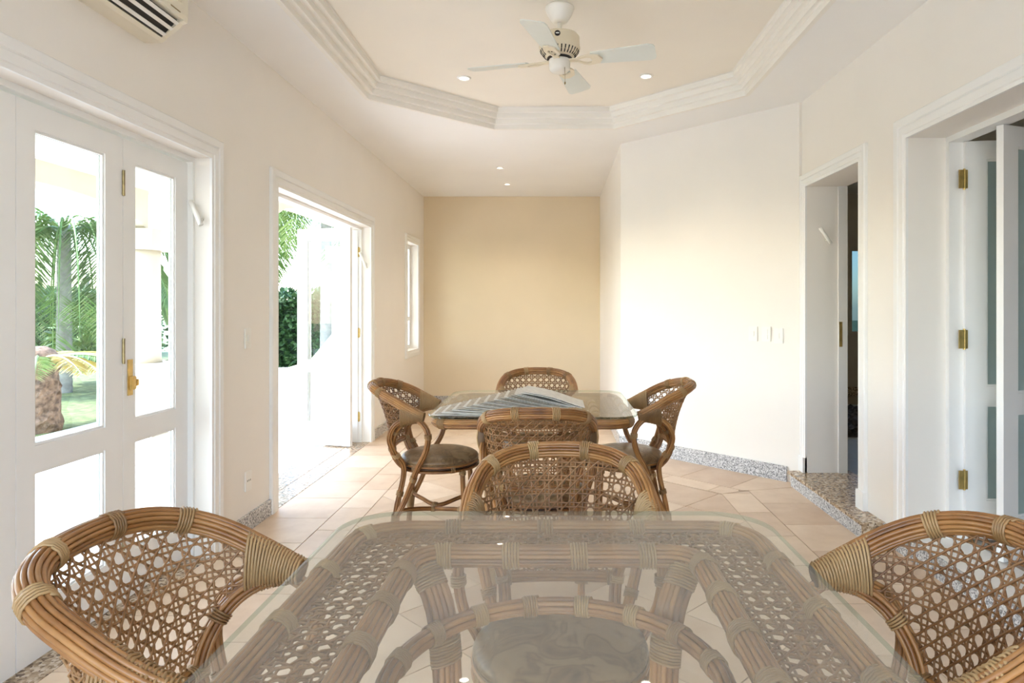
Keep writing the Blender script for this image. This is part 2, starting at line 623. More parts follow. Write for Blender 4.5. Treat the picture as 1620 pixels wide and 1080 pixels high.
# passage end
reg = [(BLi + G, 8.36), (0.12, 8.36), (0.12, YF), (BLi + G, YF)]
for kk in range(4): lay(reg, BLi + 0.2 + kk * TS, 8.66, TS / 2, 0.6)
reg = [(0.125, 5.9), (0.6, 5.9), (0.6, YF), (0.125, YF)]
for kk in range(9): lay(reg, 0.36, 5.9 + (kk + 0.5) * TS, 0.6, TS / 2)

# ------------------------------------------------------------------ walls
D1 = (1.15, 3.42, -0.02, 2.08)       # closed folding door, left wall (y0, y1, z0, z1)
D2 = (4.24, 6.37, -0.02, 2.08)       # open folding door, left wall
WN = (7.94, 8.55, 0.776, 2.11)       # narrow window, left wall
LW = 0.20
wall_left = slab_holes('wall_left', [YB - 0.2, YF + 0.2], [-0.1, 3.05], [D1, D2, WN], XL, XL - LW, lambda u, v, t: (t, u, v), M['wall'])
tag(wall_left, 'off-white plastered left wall with two glazed door openings', 'wall', kind='structure')

wall_far = box('wall_far', XL - 0.02, 0.66, YF, YF + 0.2, -0.1, 3.05, M['tan'])
tag(wall_far, 'tan painted end wall behind the far table', 'wall', kind='structure')

wall_passage = prism('wall_passage', [(0.605, 6.10), (0.605, YF), (0.80, YF), (0.80, 6.18)], -0.1, 3.05, M['wall'])
tag(wall_passage, 'narrow white return wall beside the tan end wall', 'wall', kind='structure')

wall_slanted = prism('wall_slanted', [(0.605, 6.10), (0.80, 6.18), (2.10, 4.92), (1.80, 4.86)], -0.1, 3.05, M['wall'])
tag(wall_slanted, 'white slanted wall with three switch plates', 'wall', kind='structure')

SD = (3.955, 4.765, 0.105, 2.18)     # small doorway, right wall
BD = (0.95, 3.43, 0.105, 2.187)      # wide folding doorway, right wall
RT = 0.28
wall_right = slab_holes('wall_right', [YB - 0.2, 4.87], [-0.1, 3.05], [SD, BD], 0, RT, lambda u, v, t: (rw(u) + t, u, v), M['wall'])
tag(wall_right, 'white right wall with a doorway and a wide folding door opening', 'wall', kind='structure')

wall_back = slab_holes('wall_back', [XL - 0.2, 2.14], [-0.1, 3.05], [(-1.45, 1.0, 0.0, 2.45)], YB, YB - 0.2, lambda u, v, t: (u, t, v), M['wall'])  # out of view; its wide opening is added to let in daylight
tag(wall_back, 'white wall behind the viewer with a wide opening added for daylight', 'wall', kind='structure')

# ------------------------------------------------------------------ ceiling with the octagonal recess
OC = [(-0.52, 5.59), (0.49, 5.575), (1.357, 4.70), (1.357, 2.66), (0.49, 1.81), (-0.52, 1.81), (-1.36, 2.66), (-1.36, 4.78)]
def ceiling_mesh():
    x0, x1, y0, y1 = XL - 0.2, 2.16, YB - 0.2, YF + 0.2
    cx, cy = 0.0, 3.7
    def hit(p):
        dx, dy = p[0] - cx, p[1] - cy
        t = min(((x1 if dx > 0 else x0) - cx) / dx, ((y1 if dy > 0 else y0) - cy) / dy)
        return (cx + dx * t, cy + dy * t)
    v = [(p[0], p[1], ZC) for p in OC] + [(*hit(p), ZC) for p in OC]
    f = []
    for i in range(8):
        j = (i + 1) % 8
        face = [i, j, 8 + j]
        a, b = v[8 + i], v[8 + j]
        if abs(a[0] - b[0]) > 1e-6 and abs(a[1] - b[1]) > 1e-6:
            c = (a[0] if a[0] in (x0, x1) or abs(a[0] - x0) < 1e-6 or abs(a[0] - x1) < 1e-6 else b[0],
                 a[1] if abs(a[1] - y0) < 1e-6 or abs(a[1] - y1) < 1e-6 else b[1], ZC)
            v.append(c)
            face.append(len(v) - 1)
        face.append(8 + i)
        f.append(tuple(face))
    return v, f
cv, cf = ceiling_mesh()
ceiling = mesh_obj('ceiling', cv, cf, M['ceil'])
tag(ceiling, 'white ceiling around the octagonal recess', 'ceiling', kind='structure')

def offset_poly(poly, d):
    """move every edge of a clockwise/ccw convex polygon inwards by d"""
    n = len(poly)
    cx, cy = sum(p[0] for p in poly) / n, sum(p[1] for p in poly) / n
    lines = []
    for i in range(n):
        p, q = poly[i], poly[(i + 1) % n]
        nx, ny = -(q[1] - p[1]), q[0] - p[0]
        L = math.hypot(nx, ny)
        nx, ny = nx / L, ny / L
        if nx * (cx - p[0]) + ny * (cy - p[1]) < 0: nx, ny = -nx, -ny
        lines.append((nx, ny, nx * p[0] + ny * p[1] + d))
    out = []
    for i in range(n):
        a, b = lines[i - 1], lines[i]
        det = a[0] * b[1] - a[1] * b[0]
        out.append(((a[2] * b[1] - a[1] * b[2]) / det, (a[0] * b[2] - a[2] * b[0]) / det))
    return out
prof = [(-0.03, 0.0), (0.0, 0.0), (0.0, 0.037), (0.012, 0.040), (0.032, 0.040), (0.032, 0.077), (0.044, 0.080), (0.064, 0.080), (0.064, 0.117),
        (0.076, 0.120), (0.096, 0.120), (0.096, 0.157), (0.11, 0.16), (-0.03, 0.30)]
cv, cf = [], []
for (din, dz) in prof:
    for p in offset_poly(OC, din): cv.append((p[0], p[1], ZC - 0.002 + dz))
for i in range(len(prof) - 2):
    for k in range(8):
        cf.append((i * 8 + k, i * 8 + (k + 1) % 8, (i + 1) * 8 + (k + 1) % 8, (i + 1) * 8 + k))
cornice = mesh_obj('cornice', cv[:-8], cf, M['cornice'], ceiling)
tp = offset_poly(OC, -0.10)
top_panel = prism('recess_panel', tp, ZT, ZT + 0.05, M['cream'], ceiling)
top_panel['label'] = 'warm cream painted panel of the recess'
# the structural slab over everything keeps the sun off
roof = box('roof_slab', XL - 0.3, 6.9, YB - 0.4, 10.4, 3.05, 3.2, M['plaster'])
tag(roof, 'plastered roof slab of the house', 'roof', kind='structure')

# ------------------------------------------------------------------ mouldings
def casing(name, parent, y0, y1, ztop, zbot, side, put, w=0.108, t=0.022, mat=None, four=False):
    """stepped architrave round an opening; put(depth, y, z), depth > 0 towards the room"""
    pr = [(0.0, 0.0), (0.0, t * 0.6), (0.018, t * 0.6), (0.022, t * 0.85), (w * 0.52, t * 0.85), (w * 0.56, t * 0.6), (w * 0.62, t), (w - 0.006, t), (w, t - 0.006), (w, 0.0)]
    v, f = [], []
    if four:
        rings = [lambda a: (y0 - a, zbot - a), lambda a: (y0 - a, ztop + a), lambda a: (y1 + a, ztop + a), lambda a: (y1 + a, zbot - a)]
    else:
        rings = [lambda a: (y0 - a, zbot), lambda a: (y0 - a, ztop + a), lambda a: (y1 + a, ztop + a), lambda a: (y1 + a, zbot)]
    for rg in rings:
        for (a, d) in pr:
            yy, zz = rg(a)
            v.append(put(d, yy, zz))
    n = len(pr)
    m = len(rings)
    for i in range(m if four else m - 1):
        j = (i + 1) % m
        for k in range(n):
            k2 = (k + 1) % n
            f.append((i * n + k, i * n + k2, j * n + k2, j * n + k))
    if not four:
        f.append(tuple(range(n)))
        f.append(tuple(range((m - 1) * n, m * n)))
    return mesh_obj(name, v, f, mat or M['white'], parent)

putL = lambda d, y, z: (XL + d, y, z)
putR = lambda d, y, z: (rw(y) - d, y, z)

def baseboard(name, p, q, label, h=0.10, t=0.014, mat='granite', n=None):
    """granite skirting from p to q, room side on the left of p->q"""
    d = Vector((q[0] - p[0], q[1] - p[1], 0)).normalized()
    nrm = Vector((-d.y, d.x, 0)) * t
    poly = [p, q, (q[0] + nrm.x, q[1] + nrm.y), (p[0] + nrm.x, p[1] + nrm.y)]
    o = prism(name, poly, 0.0, h, M[mat])
    tag(o, label, 'baseboard', kind='structure')
    return o
baseboard('baseboard_left', (XL, D2[0] - 0.108), (XL, D1[1] + 0.108), 'grey granite skirting between the two left doors')
baseboard('baseboard_passage', (XL, YF), (XL, D2[1] + 0.108), 'grey granite skirting under the narrow window')
baseboard('baseboard_far', (0.60, YF), (XL + 0.014, YF), 'grey granite skirting along the tan end wall')
baseboard('baseboard_slanted', (1.735, 4.925), (0.605, 6.10), 'pale speckled granite skirting along the slanted wall', h=0.115, t=0.016)
baseboard('baseboard_return', (0.605, 6.10), (0.605, YF - 0.014), 'granite skirting on the narrow return wall')
baseboard('baseboard_right', (rw(YB), YB), (rw(3.66), 3.66), 'granite skirting below the wide folding door', h=0.105)

# ------------------------------------------------------------------ doors
def make_leaf(parent, w, h, t, pane_mat, mid=(0.69, 0.785), bottom=0.20, top=0.095, stile=(0.098, 0.098)):
    """door leaf in local x (0..w), y thickness (0..t), z: frame with two glazed openings"""
    holes = [(stile[0], w - stile[1], bottom, mid[0]), (stile[0], w - stile[1], mid[1], h - top)]
    lf = slab_holes('door_leaf', [0, w], [0, h], holes, 0, t, lambda u, v, q: (u, q, v), M['white'], parent)
    for (u0, u1, v0, v1) in holes:
        box('pane', u0 - 0.006, u1 + 0.006, t * 0.42, t * 0.58, v0 - 0.006, v1 + 0.006, pane_mat, lf)
        for (qa, qb) in ((t * 0.60, t - 0.006), (0.006, t * 0.40)):
            slab_holes('glazing_bead', [u0 - 0.002, u1 + 0.002], [v0 - 0.002, v1 + 0.002], [(u0 + 0.010, u1 - 0.010, v0 + 0.010, v1 - 0.010)], qa, qb,
                       lambda u, v, q: (u, q, v), M['white'], lf)
    return lf

def hinge(parent, loc, rot=0.0, mat='brass', h=0.085, w=0.030):
    """two leaves with a knuckle between"""
    v, f = [], []
    for (x0, x1, y0, y1, z0, z1) in ((-w, 0, -0.0015, 0.0025, -h / 2, h / 2), (0, w * 0.5, -0.0015, 0.0025, -h / 2, h / 2)):
        a, b = box_vf(x0, x1, y0, y1, z0, z1)
        f += [tuple(i + len(v) for i in q) for q in b]
        v += a
    n0 = len(v)
    sg = 8
    for z in (-h / 2 - 0.006, -h / 2, -h / 6, h / 6, h / 2, h / 2 + 0.006):
        for k in range(sg):
            a = 2 * PI * k / sg
            v.append((0.006 * math.cos(a), 0.004 - 0.0 + 0.006 * math.sin(a), z))
    for i in range(5):
        for k in range(sg):
            f.append((n0 + i * sg + k, n0 + i * sg + (k + 1) % sg, n0 + (i + 1) * sg + (k + 1) % sg, n0 + (i + 1) * sg + k))
    f.append(tuple(range(n0, n0 + sg)))
    f.append(tuple(range(n0 + 5 * sg, n0 + 6 * sg)))
    o = mesh_obj('hinge', v, f, M[mat], parent)
    o.location = loc
    o.rotation_euler = (0, 0, rot)
    o['label'] = 'brass hinge'
    return o

XD = -1.905                                # plane of the closed leaves (room face)
door_1 = empty('door_1', (XL, 2.3, 0))
tag(door_1, 'closed white glazed folding door nearest on the left', 'door', kind='structure')
door_1.location = (0, 0, 0)
casing('casing', door_1, D1[0], D1[1], D1[3], 0.0, 1, putL)
# jamb lining: head and far post carrying the leaves
box('door_head', XD - 0.05, XD + 0.028, D1[0], D1[1], 2.055, D1[3], M['white'], door_1)
box('door_jamb', XD - 0.05, XD + 0.028, D1[1] - 0.018, D1[1], 0.0, 2.055, M['white'], door_1)
LH = 2.05
y_hi = D1[1] - 0.012
for i, LWD in enumerate((0.515, 0.575, 0.550, 0.590)):
    lf = make_leaf(door_1, LWD - 0.004, LH - 0.012, 0.036, M['pane'], stile=(0.112, 0.082))
    # local x runs towards the viewer (-y), thickness towards the room
    lf.location = (XD, y_hi, 0.010)
    lf.rotation_euler = (0, 0, -PI / 2)
    y_hi -= LWD
    if i == 1:
        for hz in (0.28, 1.10, 1.84):
            hinge(lf, (0.0, 0.036, hz), rot=0.0, mat='darkmetal', h=0.10, w=0.012)
    if i == 0:
        # barrel lock on the stile
        lk = box('lock_plate', LWD - 0.062, LWD - 0.030, 0.036, 0.041, 0.90, 1.06, M['brass'], lf)
        lk['label'] = 'brass lock plate'
        box('lock_bolt', LWD - 0.066, LWD - 0.036, 0.041, 0.056, 0.925, 0.985, M['brass'], lf, bevel=0.003)
        box('lock_knob', LWD - 0.078, LWD - 0.066, 0.036, 0.060, 0.940, 0.970, M['brass'], lf, bevel=0.003)
# local y -> after rotation by -90: (x, y) -> (y, -x): thickness goes to +x (room side); shift so the room face sits on XD
for lf in [c for c in door_1.children if c.name.startswith('door_leaf')]:
    lf.location.x = XD - 0.036

def sill(name, y0, y1, label):
    e = empty(name)
    tag(e, label, 'threshold', kind='structure')
    box('sill_slab', -1.958, XL, y0, y1, -0.02, 0.002, M['granite_b'], e)
    box('sill_slab', -2.18, -1.970, y0, y1, -0.02, -0.002, M['granite_b'], e)
    box('sill_groove', -1.970, -1.958, y0, y1, -0.03, -0.012, M['dark'], e)
    return e
sill('trim_1', D1[0], D1[1], 'brown granite threshold under the closed folding door')
sill('trim_2', D2[0], D2[1], 'brown granite threshold of the open folding door')

door_2 = empty('door_2')
tag(door_2, 'open white glazed folding door, leaves folded out to the porch', 'door', kind='structure')
casing('casing', door_2, D2[0], D2[1], D2[3], 0.0, 1, putL)
box('door_head', XD - 0.05, XD + 0.028, D2[0], D2[1], 2.055, D2[3], M['white'], door_2)
box('door_jamb', XD - 0.05, XD + 0.028, D2[1] - 0.018, D2[1], 0.0, 2.055, M['white'], door_2)
# folded pair: far leaf hinged on the jamb, near leaf coming back to the opening
fa = Vector((XD - 0.012, D2[1] - 0.03, 0.012))
fold = Vector((-2.47, 6.305, 0.012))
fb = Vector((-1.912, 6.135, 0.012))
def place_leaf(lf, p, q):
    d = q - p
    lf.location = p
    lf.rotation_euler = (0, 0, math.atan2(d.y, d.x))
la = make_leaf(door_2, 0.56, LH - 0.012, 0.036, M['pane'])
place_leaf(la, fold + Vector((0, 0.02, 0)), fa)
lb = make_leaf(door_2, (fold - fb).length, LH - 0.012, 0.036, M['pane'])
place_leaf(lb, fold - Vector((0, 0.02, 0)), fb - Vector((0, 0.02, 0)))
for hz in (0.25, 1.06, 1.84):
    h = hinge(door_2, (XD + 0.002, D2[1] - 0.021, hz), rot=0.0, h=0.085, w=0.028)

# narrow window
window_1 = empty('window_1')
tag(window_1, 'narrow white framed window beside the tan end wall', 'window', kind='structure')
casing('casing', window_1, WN[0], WN[1], WN[3], WN[2], 1, putL, w=0.085, four=True)
wf = slab_holes('window_frame', [WN[0], WN[1]], [WN[2], WN[3]], [(WN[0] + 0.05, WN[1] - 0.05, WN[2] + 0.05, 1.14), (WN[0] + 0.05, WN[1] - 0.05, 1.19, WN[3] - 0.05)],
                XL - 0.09, XL - 0.13, lambda u, v, t: (t, u, v), M['white'], window_1)
for (z0, z1) in ((WN[2] + 0.05, 1.14), (1.19, WN[3] - 0.05)):
    box('pane', XL - 0.112, XL - 0.107, WN[0] + 0.045, WN[1] - 0.045, z0 - 0.004, z1 + 0.004, M['pane'], window_1)

# small doorway on the right, with its granite step
door_3 = empty('door_3')
tag(door_3, 'open white doorway above the granite step on the right', 'door', kind='structure')
casing('casing', door_3, SD[0], SD[1], SD[3], SD[2], -1, putR, w=0.092)
for yy in (SD[0] - 0.095, SD[1] + 0.0):
    box('plinth_block', rw(yy) - 0.030, rw(yy), yy, yy + 0.095, SD[2], SD[2] + 0.11, M['white'], door_3)
for (a, b) in ((SD[0], SD[0] + 0.014), (SD[1] - 0.014, SD[1])):
    box('door_jamb', rw(4.4) + RT - 0.06, rw(4.4) + RT + 0.004, a, b, SD[2], SD[3], M['white'], door_3)
lp = box('strike_plate', rw(4.76) + RT - 0.052, rw(4.76) + RT - 0.030, SD[1] - 0.017, SD[1] - 0.014, 1.02, 1.20, M['brass'], door_3)
lp['label'] = 'brass strike plate'

step = empty('trim_3')
tag(step, 'granite step below the small doorway on the right', 'step', kind='structure')
box('step_tread', rw(4.2) - 0.125, rw(4.2) + RT + 0.05, 3.66, 4.83, 0.086, 0.106, M['granite_b'], step)
box('step_riser', rw(4.2) - 0.112, rw(4.2) + 0.0, 3.69, 4.80, 0.0, 0.086, M['granite'], step)
box('step_end', rw(4.2) - 0.112, rw(4.2) + 0.0, 3.672, 3.69, 0.0, 0.086, M['granite_b'], step)

# wide folding door on the right
door_4 = empty('door_4')
tag(door_4, 'white folding door with frosted panes standing half open on the right', 'door', kind='structure')
casing('casing', door_4, BD[0], BD[1], BD[3], SD[2], -1, putR, w=0.112)
xj = rw(3.4) + 0.195
slab_holes('door_frame', [BD[0], BD[1]], [SD[2], BD[3]], [(BD[0] + 0.03, BD[1] - 0.03, 0.0, BD[3] - 0.03)], xj, xj + 0.085, lambda u, v, t: (t, u, v), M['white'], door_4)
p_h = Vector((2.105, 3.375, 0.115))
p_f = Vector((2.64, 3.30, 0.115))
p_e = Vector((2.085, 3.06, 0.115))
l1 = make_leaf(door_4, (p_f - p_h).length, 2.04, 0.034, M['frost'])
place_leaf(l1, p_h, p_f)
l2 = make_leaf(door_4, (p_f - p_e).length - 0.03, 2.04, 0.034, M['frost'])
place_leaf(l2, p_e, p_f - Vector((0.02, 0.04, 0)))
for hz in (0.36, 1.08, 1.90):
    hinge(door_4, (2.095, 3.366, hz + 0.06), rot=0.0, h=0.095, w=0.030)

# ------------------------------------------------------------------ the room beyond the right doorways
ZI = 0.100
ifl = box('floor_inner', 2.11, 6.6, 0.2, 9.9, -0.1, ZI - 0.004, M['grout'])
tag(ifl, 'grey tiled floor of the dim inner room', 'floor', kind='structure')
me_t = prism('tile', [(-0.272, -0.272), (0.272, -0.272), (0.272, 0.272), (-0.272, 0.272)], -0.006, 0.0, M['dimtile'], ifl)
me_t.location = (2.4, 3.5, ZI)
for i in range(5):
    for j in range(9):
        if i == 0 and j == 0: continue
        share('tile', me_t.data, ifl, (2.4 + i * 0.55, 3.5 + j * 0.55, ZI))
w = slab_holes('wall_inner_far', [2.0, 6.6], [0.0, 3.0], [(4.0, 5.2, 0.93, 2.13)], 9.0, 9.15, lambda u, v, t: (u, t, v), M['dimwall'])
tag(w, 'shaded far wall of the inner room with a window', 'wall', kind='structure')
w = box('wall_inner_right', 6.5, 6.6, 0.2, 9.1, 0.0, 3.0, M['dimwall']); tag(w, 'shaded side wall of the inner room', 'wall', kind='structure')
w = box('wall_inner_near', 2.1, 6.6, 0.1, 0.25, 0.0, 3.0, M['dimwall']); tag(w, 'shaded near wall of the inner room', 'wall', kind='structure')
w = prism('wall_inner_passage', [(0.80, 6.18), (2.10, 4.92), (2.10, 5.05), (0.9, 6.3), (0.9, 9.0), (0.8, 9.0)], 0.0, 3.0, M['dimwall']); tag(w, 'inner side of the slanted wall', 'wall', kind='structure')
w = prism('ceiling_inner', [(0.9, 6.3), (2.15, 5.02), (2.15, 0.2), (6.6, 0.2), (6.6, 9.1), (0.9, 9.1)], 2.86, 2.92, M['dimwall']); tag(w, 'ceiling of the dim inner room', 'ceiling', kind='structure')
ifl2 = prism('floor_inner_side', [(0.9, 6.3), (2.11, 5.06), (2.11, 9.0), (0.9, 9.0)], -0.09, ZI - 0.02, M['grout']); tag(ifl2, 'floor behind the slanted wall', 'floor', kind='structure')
w = box('baseboard_inner', 2.3, 6.5, 8.98, 9.0, ZI, 0.22, M['granite_b']); tag(w, 'dark skirting in the inner room', 'baseboard', kind='structure')
window_2 = empty('window_2')
tag(window_2, 'window in the dim inner room seen through the doorway', 'window', kind='structure')
slab_holes('window_frame', [4.0, 5.2], [0.93, 2.13], [(4.05, 5.15, 0.98, 2.08)], 8.98, 9.04, lambda u, v, t: (u, t, v), M['dimwall'], window_2)
box('pane', 4.04, 5.16, 9.01, 9.016, 0.97, 2.09, M['dimpane'], window_2)
# shaggy rug
bmv, bmf = [], []
nx, ny = 30, 34
for j in range(ny + 1):
    for i in range(nx + 1):
        e = min(i, nx - i, j, ny - j)
        bmv.append((2.62 + i * 0.045, 6.1 + j * 0.05, ZI + (0.0 if e == 0 else 0.03 + random.random() * 0.05)))
for j in range(ny):
    for i in range(nx):
        a = j * (nx + 1) + i
        bmf.append((a, a + 1, a + nx + 2, a + nx + 1))
rug = mesh_obj('rug', bmv, bmf, M['rug'])
tag(rug, 'dark brown shaggy rug on the inner room floor', 'rug')

# ------------------------------------------------------------------ rattan chair
def weave_strands(strands, r, sides=4):
    """join many thin strands (lists of points) into vertex and face lists"""
    V, Fc = [], []
    for pts in strands:
        if len(pts) < 2: continue
        p = Path(pts, n=len(pts), smooth=False)
        v, f = tube_vf(p.P, p.N, p.B, r, sides, False)
        f = f[:-2]
        Fc += [tuple(i + len(V) for i in q) for q in f]
        V += v
    return V, Fc

def inside(poly, x, y):
    c, n, j = False, len(poly), len(poly) - 1
    for i in range(n):
        xi, yi = poly[i]
        xj, yj = poly[j]
        if (yi > y) != (yj > y) and x < (xj - xi) * (y - yi) / (yj - yi) + xi: c = not c
        j = i
    return c

def runs(poly, x0, y0, x1, y1, step):
    """pieces of a straight line inside a polygon, sampled every step"""
    L = math.hypot(x1 - x0, y1 - y0)
    n = max(2, int(L / step))
    out, cur = [], []
    for i in range(n + 1):
        t = i / n
        p = (x0 + (x1 - x0) * t, y0 + (y1 - y0) * t)
        if poly(p): cur.append((p, i))
        else:
            if len(cur) > 1: out.append(cur)
            cur = []
    if len(cur) > 1: out.append(cur)
    return out

def cane_lattice(region, x0, x1, y0, y1, pitch, gap, place, amp=0.0022, step=None):
    """six-way caning: paired uprights, paired crossings and two diagonals"""
    step = step or pitch / 2
    st = []
    def add(xa, ya, xb, yb, ph, lift):
        for run in runs(region, xa, ya, xb, yb, step):
            st.append([place(p[0], p[1], lift + amp * (1 if (i + ph) % 2 else -1)) for (p, i) in run])
    nx = int((x1 - x0) / pitch) + 2
    ny = int((y1 - y0) / pitch) + 2
    for i in range(-1, nx + 1):
        for sgn in (-1, 1):
            x = x0 + i * pitch + sgn * gap / 2
            add(x, y0, x, y1, 0 if sgn > 0 else 1, 0.0)
    for j in range(-1, ny + 1):
        for sgn in (-1, 1):
            y = y0 + j * pitch + sgn * gap / 2
            add(x0, y, x1, y, 1 if sgn > 0 else 0, 0.0)
    H = y1 - y0
    n = int((x1 - x0 + H) / pitch) + 3
    for i in range(-1, n):
        xs = x0 - (int(H / pitch) + 1) * pitch + (i + 0.5) * pitch
        add(xs, y0, xs + H, y1, 0, 0.0024)
        xs2 = x0 + (i + 0.5) * pitch
        add(xs2, y0, xs2 - H, y1, 1, -0.0024)
    return st

HOOP_HALF = [(0.0, -0.370, 0.868), (0.09, -0.361, 0.865), (0.164, -0.327, 0.854), (0.214, -0.268, 0.831), (0.236, -0.202, 0.800), (0.245, -0.135, 0.762), (0.245, -0.085, 0.735), (0.240, -0.050, 0.716)]
RAIL = [(0.238, -0.075, 0.706), (0.232, -0.135, 0.692), (0.216, -0.185, 0.660), (0.190, -0.215, 0.615), (0.170, -0.230, 0.565), (0.160, -0.230, 0.520), (0.154, -0.205, 0.465), (0.150, -0.165, 0.425)]

def polar(p):
    return math.atan2(p[0], -(p[1] - 0.03)), math.hypot(p[0], p[1] - 0.03)

def make_chair():
    root = empty('rattan_chair')
    # top rail sweeping round into the arms
    pts = [(-x, y, z) for (x, y, z) in HOOP_HALF[::-1]] + HOOP_HALF[1:]
    hp = Path(pts, n=66)
    hoop = bundle('top_rail', hp, ring_offs(14, 0.0205), 0.0050, 0.0185, root, binds=(0.27, 0.42, 0.58, 0.73), bw=0.032, ra=0.0265, peel=0.0028)
    # side rails of the back, bottom rail
    for sg in (-1, 1):
        rp = Path([(sg * x, y, z) for (x, y, z) in RAIL], n=34)
        bundle('side_rail', rp, ring_offs(7, 0.0125), 0.0058, 0.011, root, binds=(0.40, 0.68), bw=0.024, ra=0.0200, peel=0.0025)
    cp = Path([(-0.172, -0.232, 0.532), (-0.08, -0.252, 0.528), (0, -0.258, 0.527), (0.08, -0.252, 0.528), (0.172, -0.232, 0.532)], n=20)
    bundle('bottom_rail', cp, ring_offs(6, 0.0105), 0.0058, 0.009, root, binds=(0.06, 0.94), bw=0.030, ra=0.0190, peel=0.0025)
    # woven back
    half = Path(HOOP_HALF, n=60)
    hoop_t = sorted((polar(p)[0], polar(p)[1], p.z) for p in half.P)
    rail_p = Path(RAIL, n=60)
    low = [(0.0, 0.288, 0.527)] + sorted((polar(p)[0], polar(p)[1], p.z) for p in rail_p.P if p.z > 0.528)
    def lerp_t(tab, th):
        if th <= tab[0][0]: return tab[0][1], tab[0][2]
        for i in range(1, len(tab)):
            if tab[i][0] >= th:
                a, b = tab[i - 1], tab[i]
                t = (th - a[0]) / max(1e-9, b[0] - a[0])
                return a[1] + (b[1] - a[1]) * t, a[2] + (b[2] - a[2]) * t
        return tab[-1][1], tab[-1][2]
    RR = 0.33
    TH_MAX = min(hoop_t[-1][0], low[-1][0]) - 0.05
    def region(p):
        th = abs(p[0]) / RR
        if th > TH_MAX: return False
        zl, zh = lerp_t(low, th)[1], lerp_t(hoop_t, th)[1]
        return zl + 0.002 < p[1] < zh - 0.002
    def place(u, z, lift):
        th = u / RR
        (rl, zl), (rh, zh) = lerp_t(low, abs(th)), lerp_t(hoop_t, abs(th))
        t = min(max((z - zl) / max(1e-6, zh - zl), 0), 1)
        rho = rl + (rh - rl) * (0.35 * t + 0.65 * t ** 2.4) + lift
        return Vector((rho * math.sin(th), 0.03 - rho * math.cos(th), z))
    strands = cane_lattice(region, -0.540, 0.540, 0.504, 0.90, 0.0360, 0.0115, place)
    v, f = weave_strands(strands, 0.0026)
    wv = mesh_obj('woven_back', v, f, M['weave'], root, smooth=True)
    tag(wv, kind='stuff')
    # wrapped gusset where rail and arm meet
    for sg in (-1, 1):
        gp = Path([(sg * 0.234, -0.162, 0.730), (sg * 0.239, -0.135, 0.728), (sg * 0.242, -0.100, 0.723), (sg * 0.240, -0.043, 0.713)], n=20, up=(0, 0, 1))
        ra = lambda q: 0.045 * (1 - q) ** 1.2 + 0.0275
        rb = lambda q: 0.0320 - 0.004 * q
        vv, ff = [], []
        for i in range(20):
            q = i / 19
            for k in range(12):
                a = 2 * PI * k / 12
                vv.append(gp.P[i] + gp.N[i] * ((ra(q) - 0.0035) * math.cos(a)) + gp.B[i] * ((rb(q) - 0.0035) * math.sin(a)))
        for i in range(19):
            for k in range(12):
                ff.append((i * 12 + k, i * 12 + (k + 1) % 12, (i + 1) * 12 + (k + 1) % 12, (i + 1) * 12 + k))
        ff += [tuple(range(12)), tuple(range(19 * 12, 240))]
        g = mesh_obj('arm_gusset', vv, ff, M['wrapcore'], root, smooth=True)
        binding(gp, gp.len * 0.5, gp.len, ra, rb, g, r=0.0031)
    # arm loops running down into the crossed rear legs
    for sg in (-1, 1):
        m = lambda L: [(sg * x, y, z) for (x, y, z) in L]
        lp = Path(m([(0.192, -0.222, 0.0), (0.188, -0.205, 0.20), (0.178, -0.165, 0.42), (0.206, -0.212, 0.52), (0.228, -0.232, 0.60), (0.238, -0.200, 0.672), (0.241, -0.125, 0.708),
                    (0.250, -0.060, 0.690), (0.258, -0.020, 0.630), (0.246, -0.032, 0.535), (0.210, -0.088, 0.425), (0.198, -0.150, 0.27), (0.204, -0.200, 0.17)]), n=80)
        bundle('arm_loop', lp, ring_offs(6, 0.0102), 0.0056, 0.009, root, binds=(0.205, 0.36, 0.66, 0.845), bw=0.026, ra=0.0185, peel=0.0025)
        bp = Path(m([(0.190, -0.215, 0.09), (0.196, -0.205, 0.20)]), n=6)
        binding(bp, bp.len / 2, 0.075, 0.027, 0.021, root, r=0.0022, name='leg_binding')
        fp = Path(m([(0.148, 0.148, 0.415), (0.156, 0.158, 0.20), (0.160, 0.165, 0.0)]), n=10)
        bundle('front_leg', fp, ring_offs(6, 0.0098), 0.0054, 0.009, root, binds=(0.04, 0.52), bw=0.028, ra=0.0180, peel=0.0025)
        sp = Path(m([(0.190, -0.205, 0.195), (0.11, -0.13, 0.185), (0.035, -0.02, 0.165), (0.11, 0.09, 0.185), (0.156, 0.158, 0.195)]), n=24)
        bundle('stretcher', sp, ring_offs(5, 0.0075), 0.0052, 0.007, root, binds=(0.05, 0.5, 0.95), bw=0.024, ra=0.0150, peel=0.0025)
    # seat ring
    R0 = 0.203
    rp = Path([(R0 * math.cos(a), R0 * math.sin(a), 0.424) for a in [2 * PI * k / 24 for k in range(24)]], n=48, closed=True, up=(0, 0, 1))
    bundle('seat_ring', rp, [(0.013, 0.002), (0.0, -0.004), (-0.013, 0.002), (0.013, 0.013), (-0.013, 0.013)], 0.0068, 0.008, root, binds=(0.08, 0.25, 0.42, 0.58, 0.92), bw=0.024, ra=0.0225, peel=0.0025)
    cu = lathe('cushion', [(0.03, 0.436), (0.185, 0.436), (0.205, 0.440), (0.2165, 0.449), (0.2185, 0.458), (0.213, 0.470), (0.196, 0.481), (0.165, 0.491), (0.12, 0.498), (0.06, 0.502), (0.01, 0.503)], M['leather'], root, seg=40)
    cu['label'] = 'round brown marbled leather cushion'
    vv, ff = [], []
    pp = Path([(0.2155 * math.cos(a), 0.2155 * math.sin(a), 0.4445) for a in [2 * PI * k / 24 for k in range(24)]], n=48, closed=True, up=(0, 0, 1))
    tube('piping', pp, 0.0035, 6, M['leather'], cu)
    return root

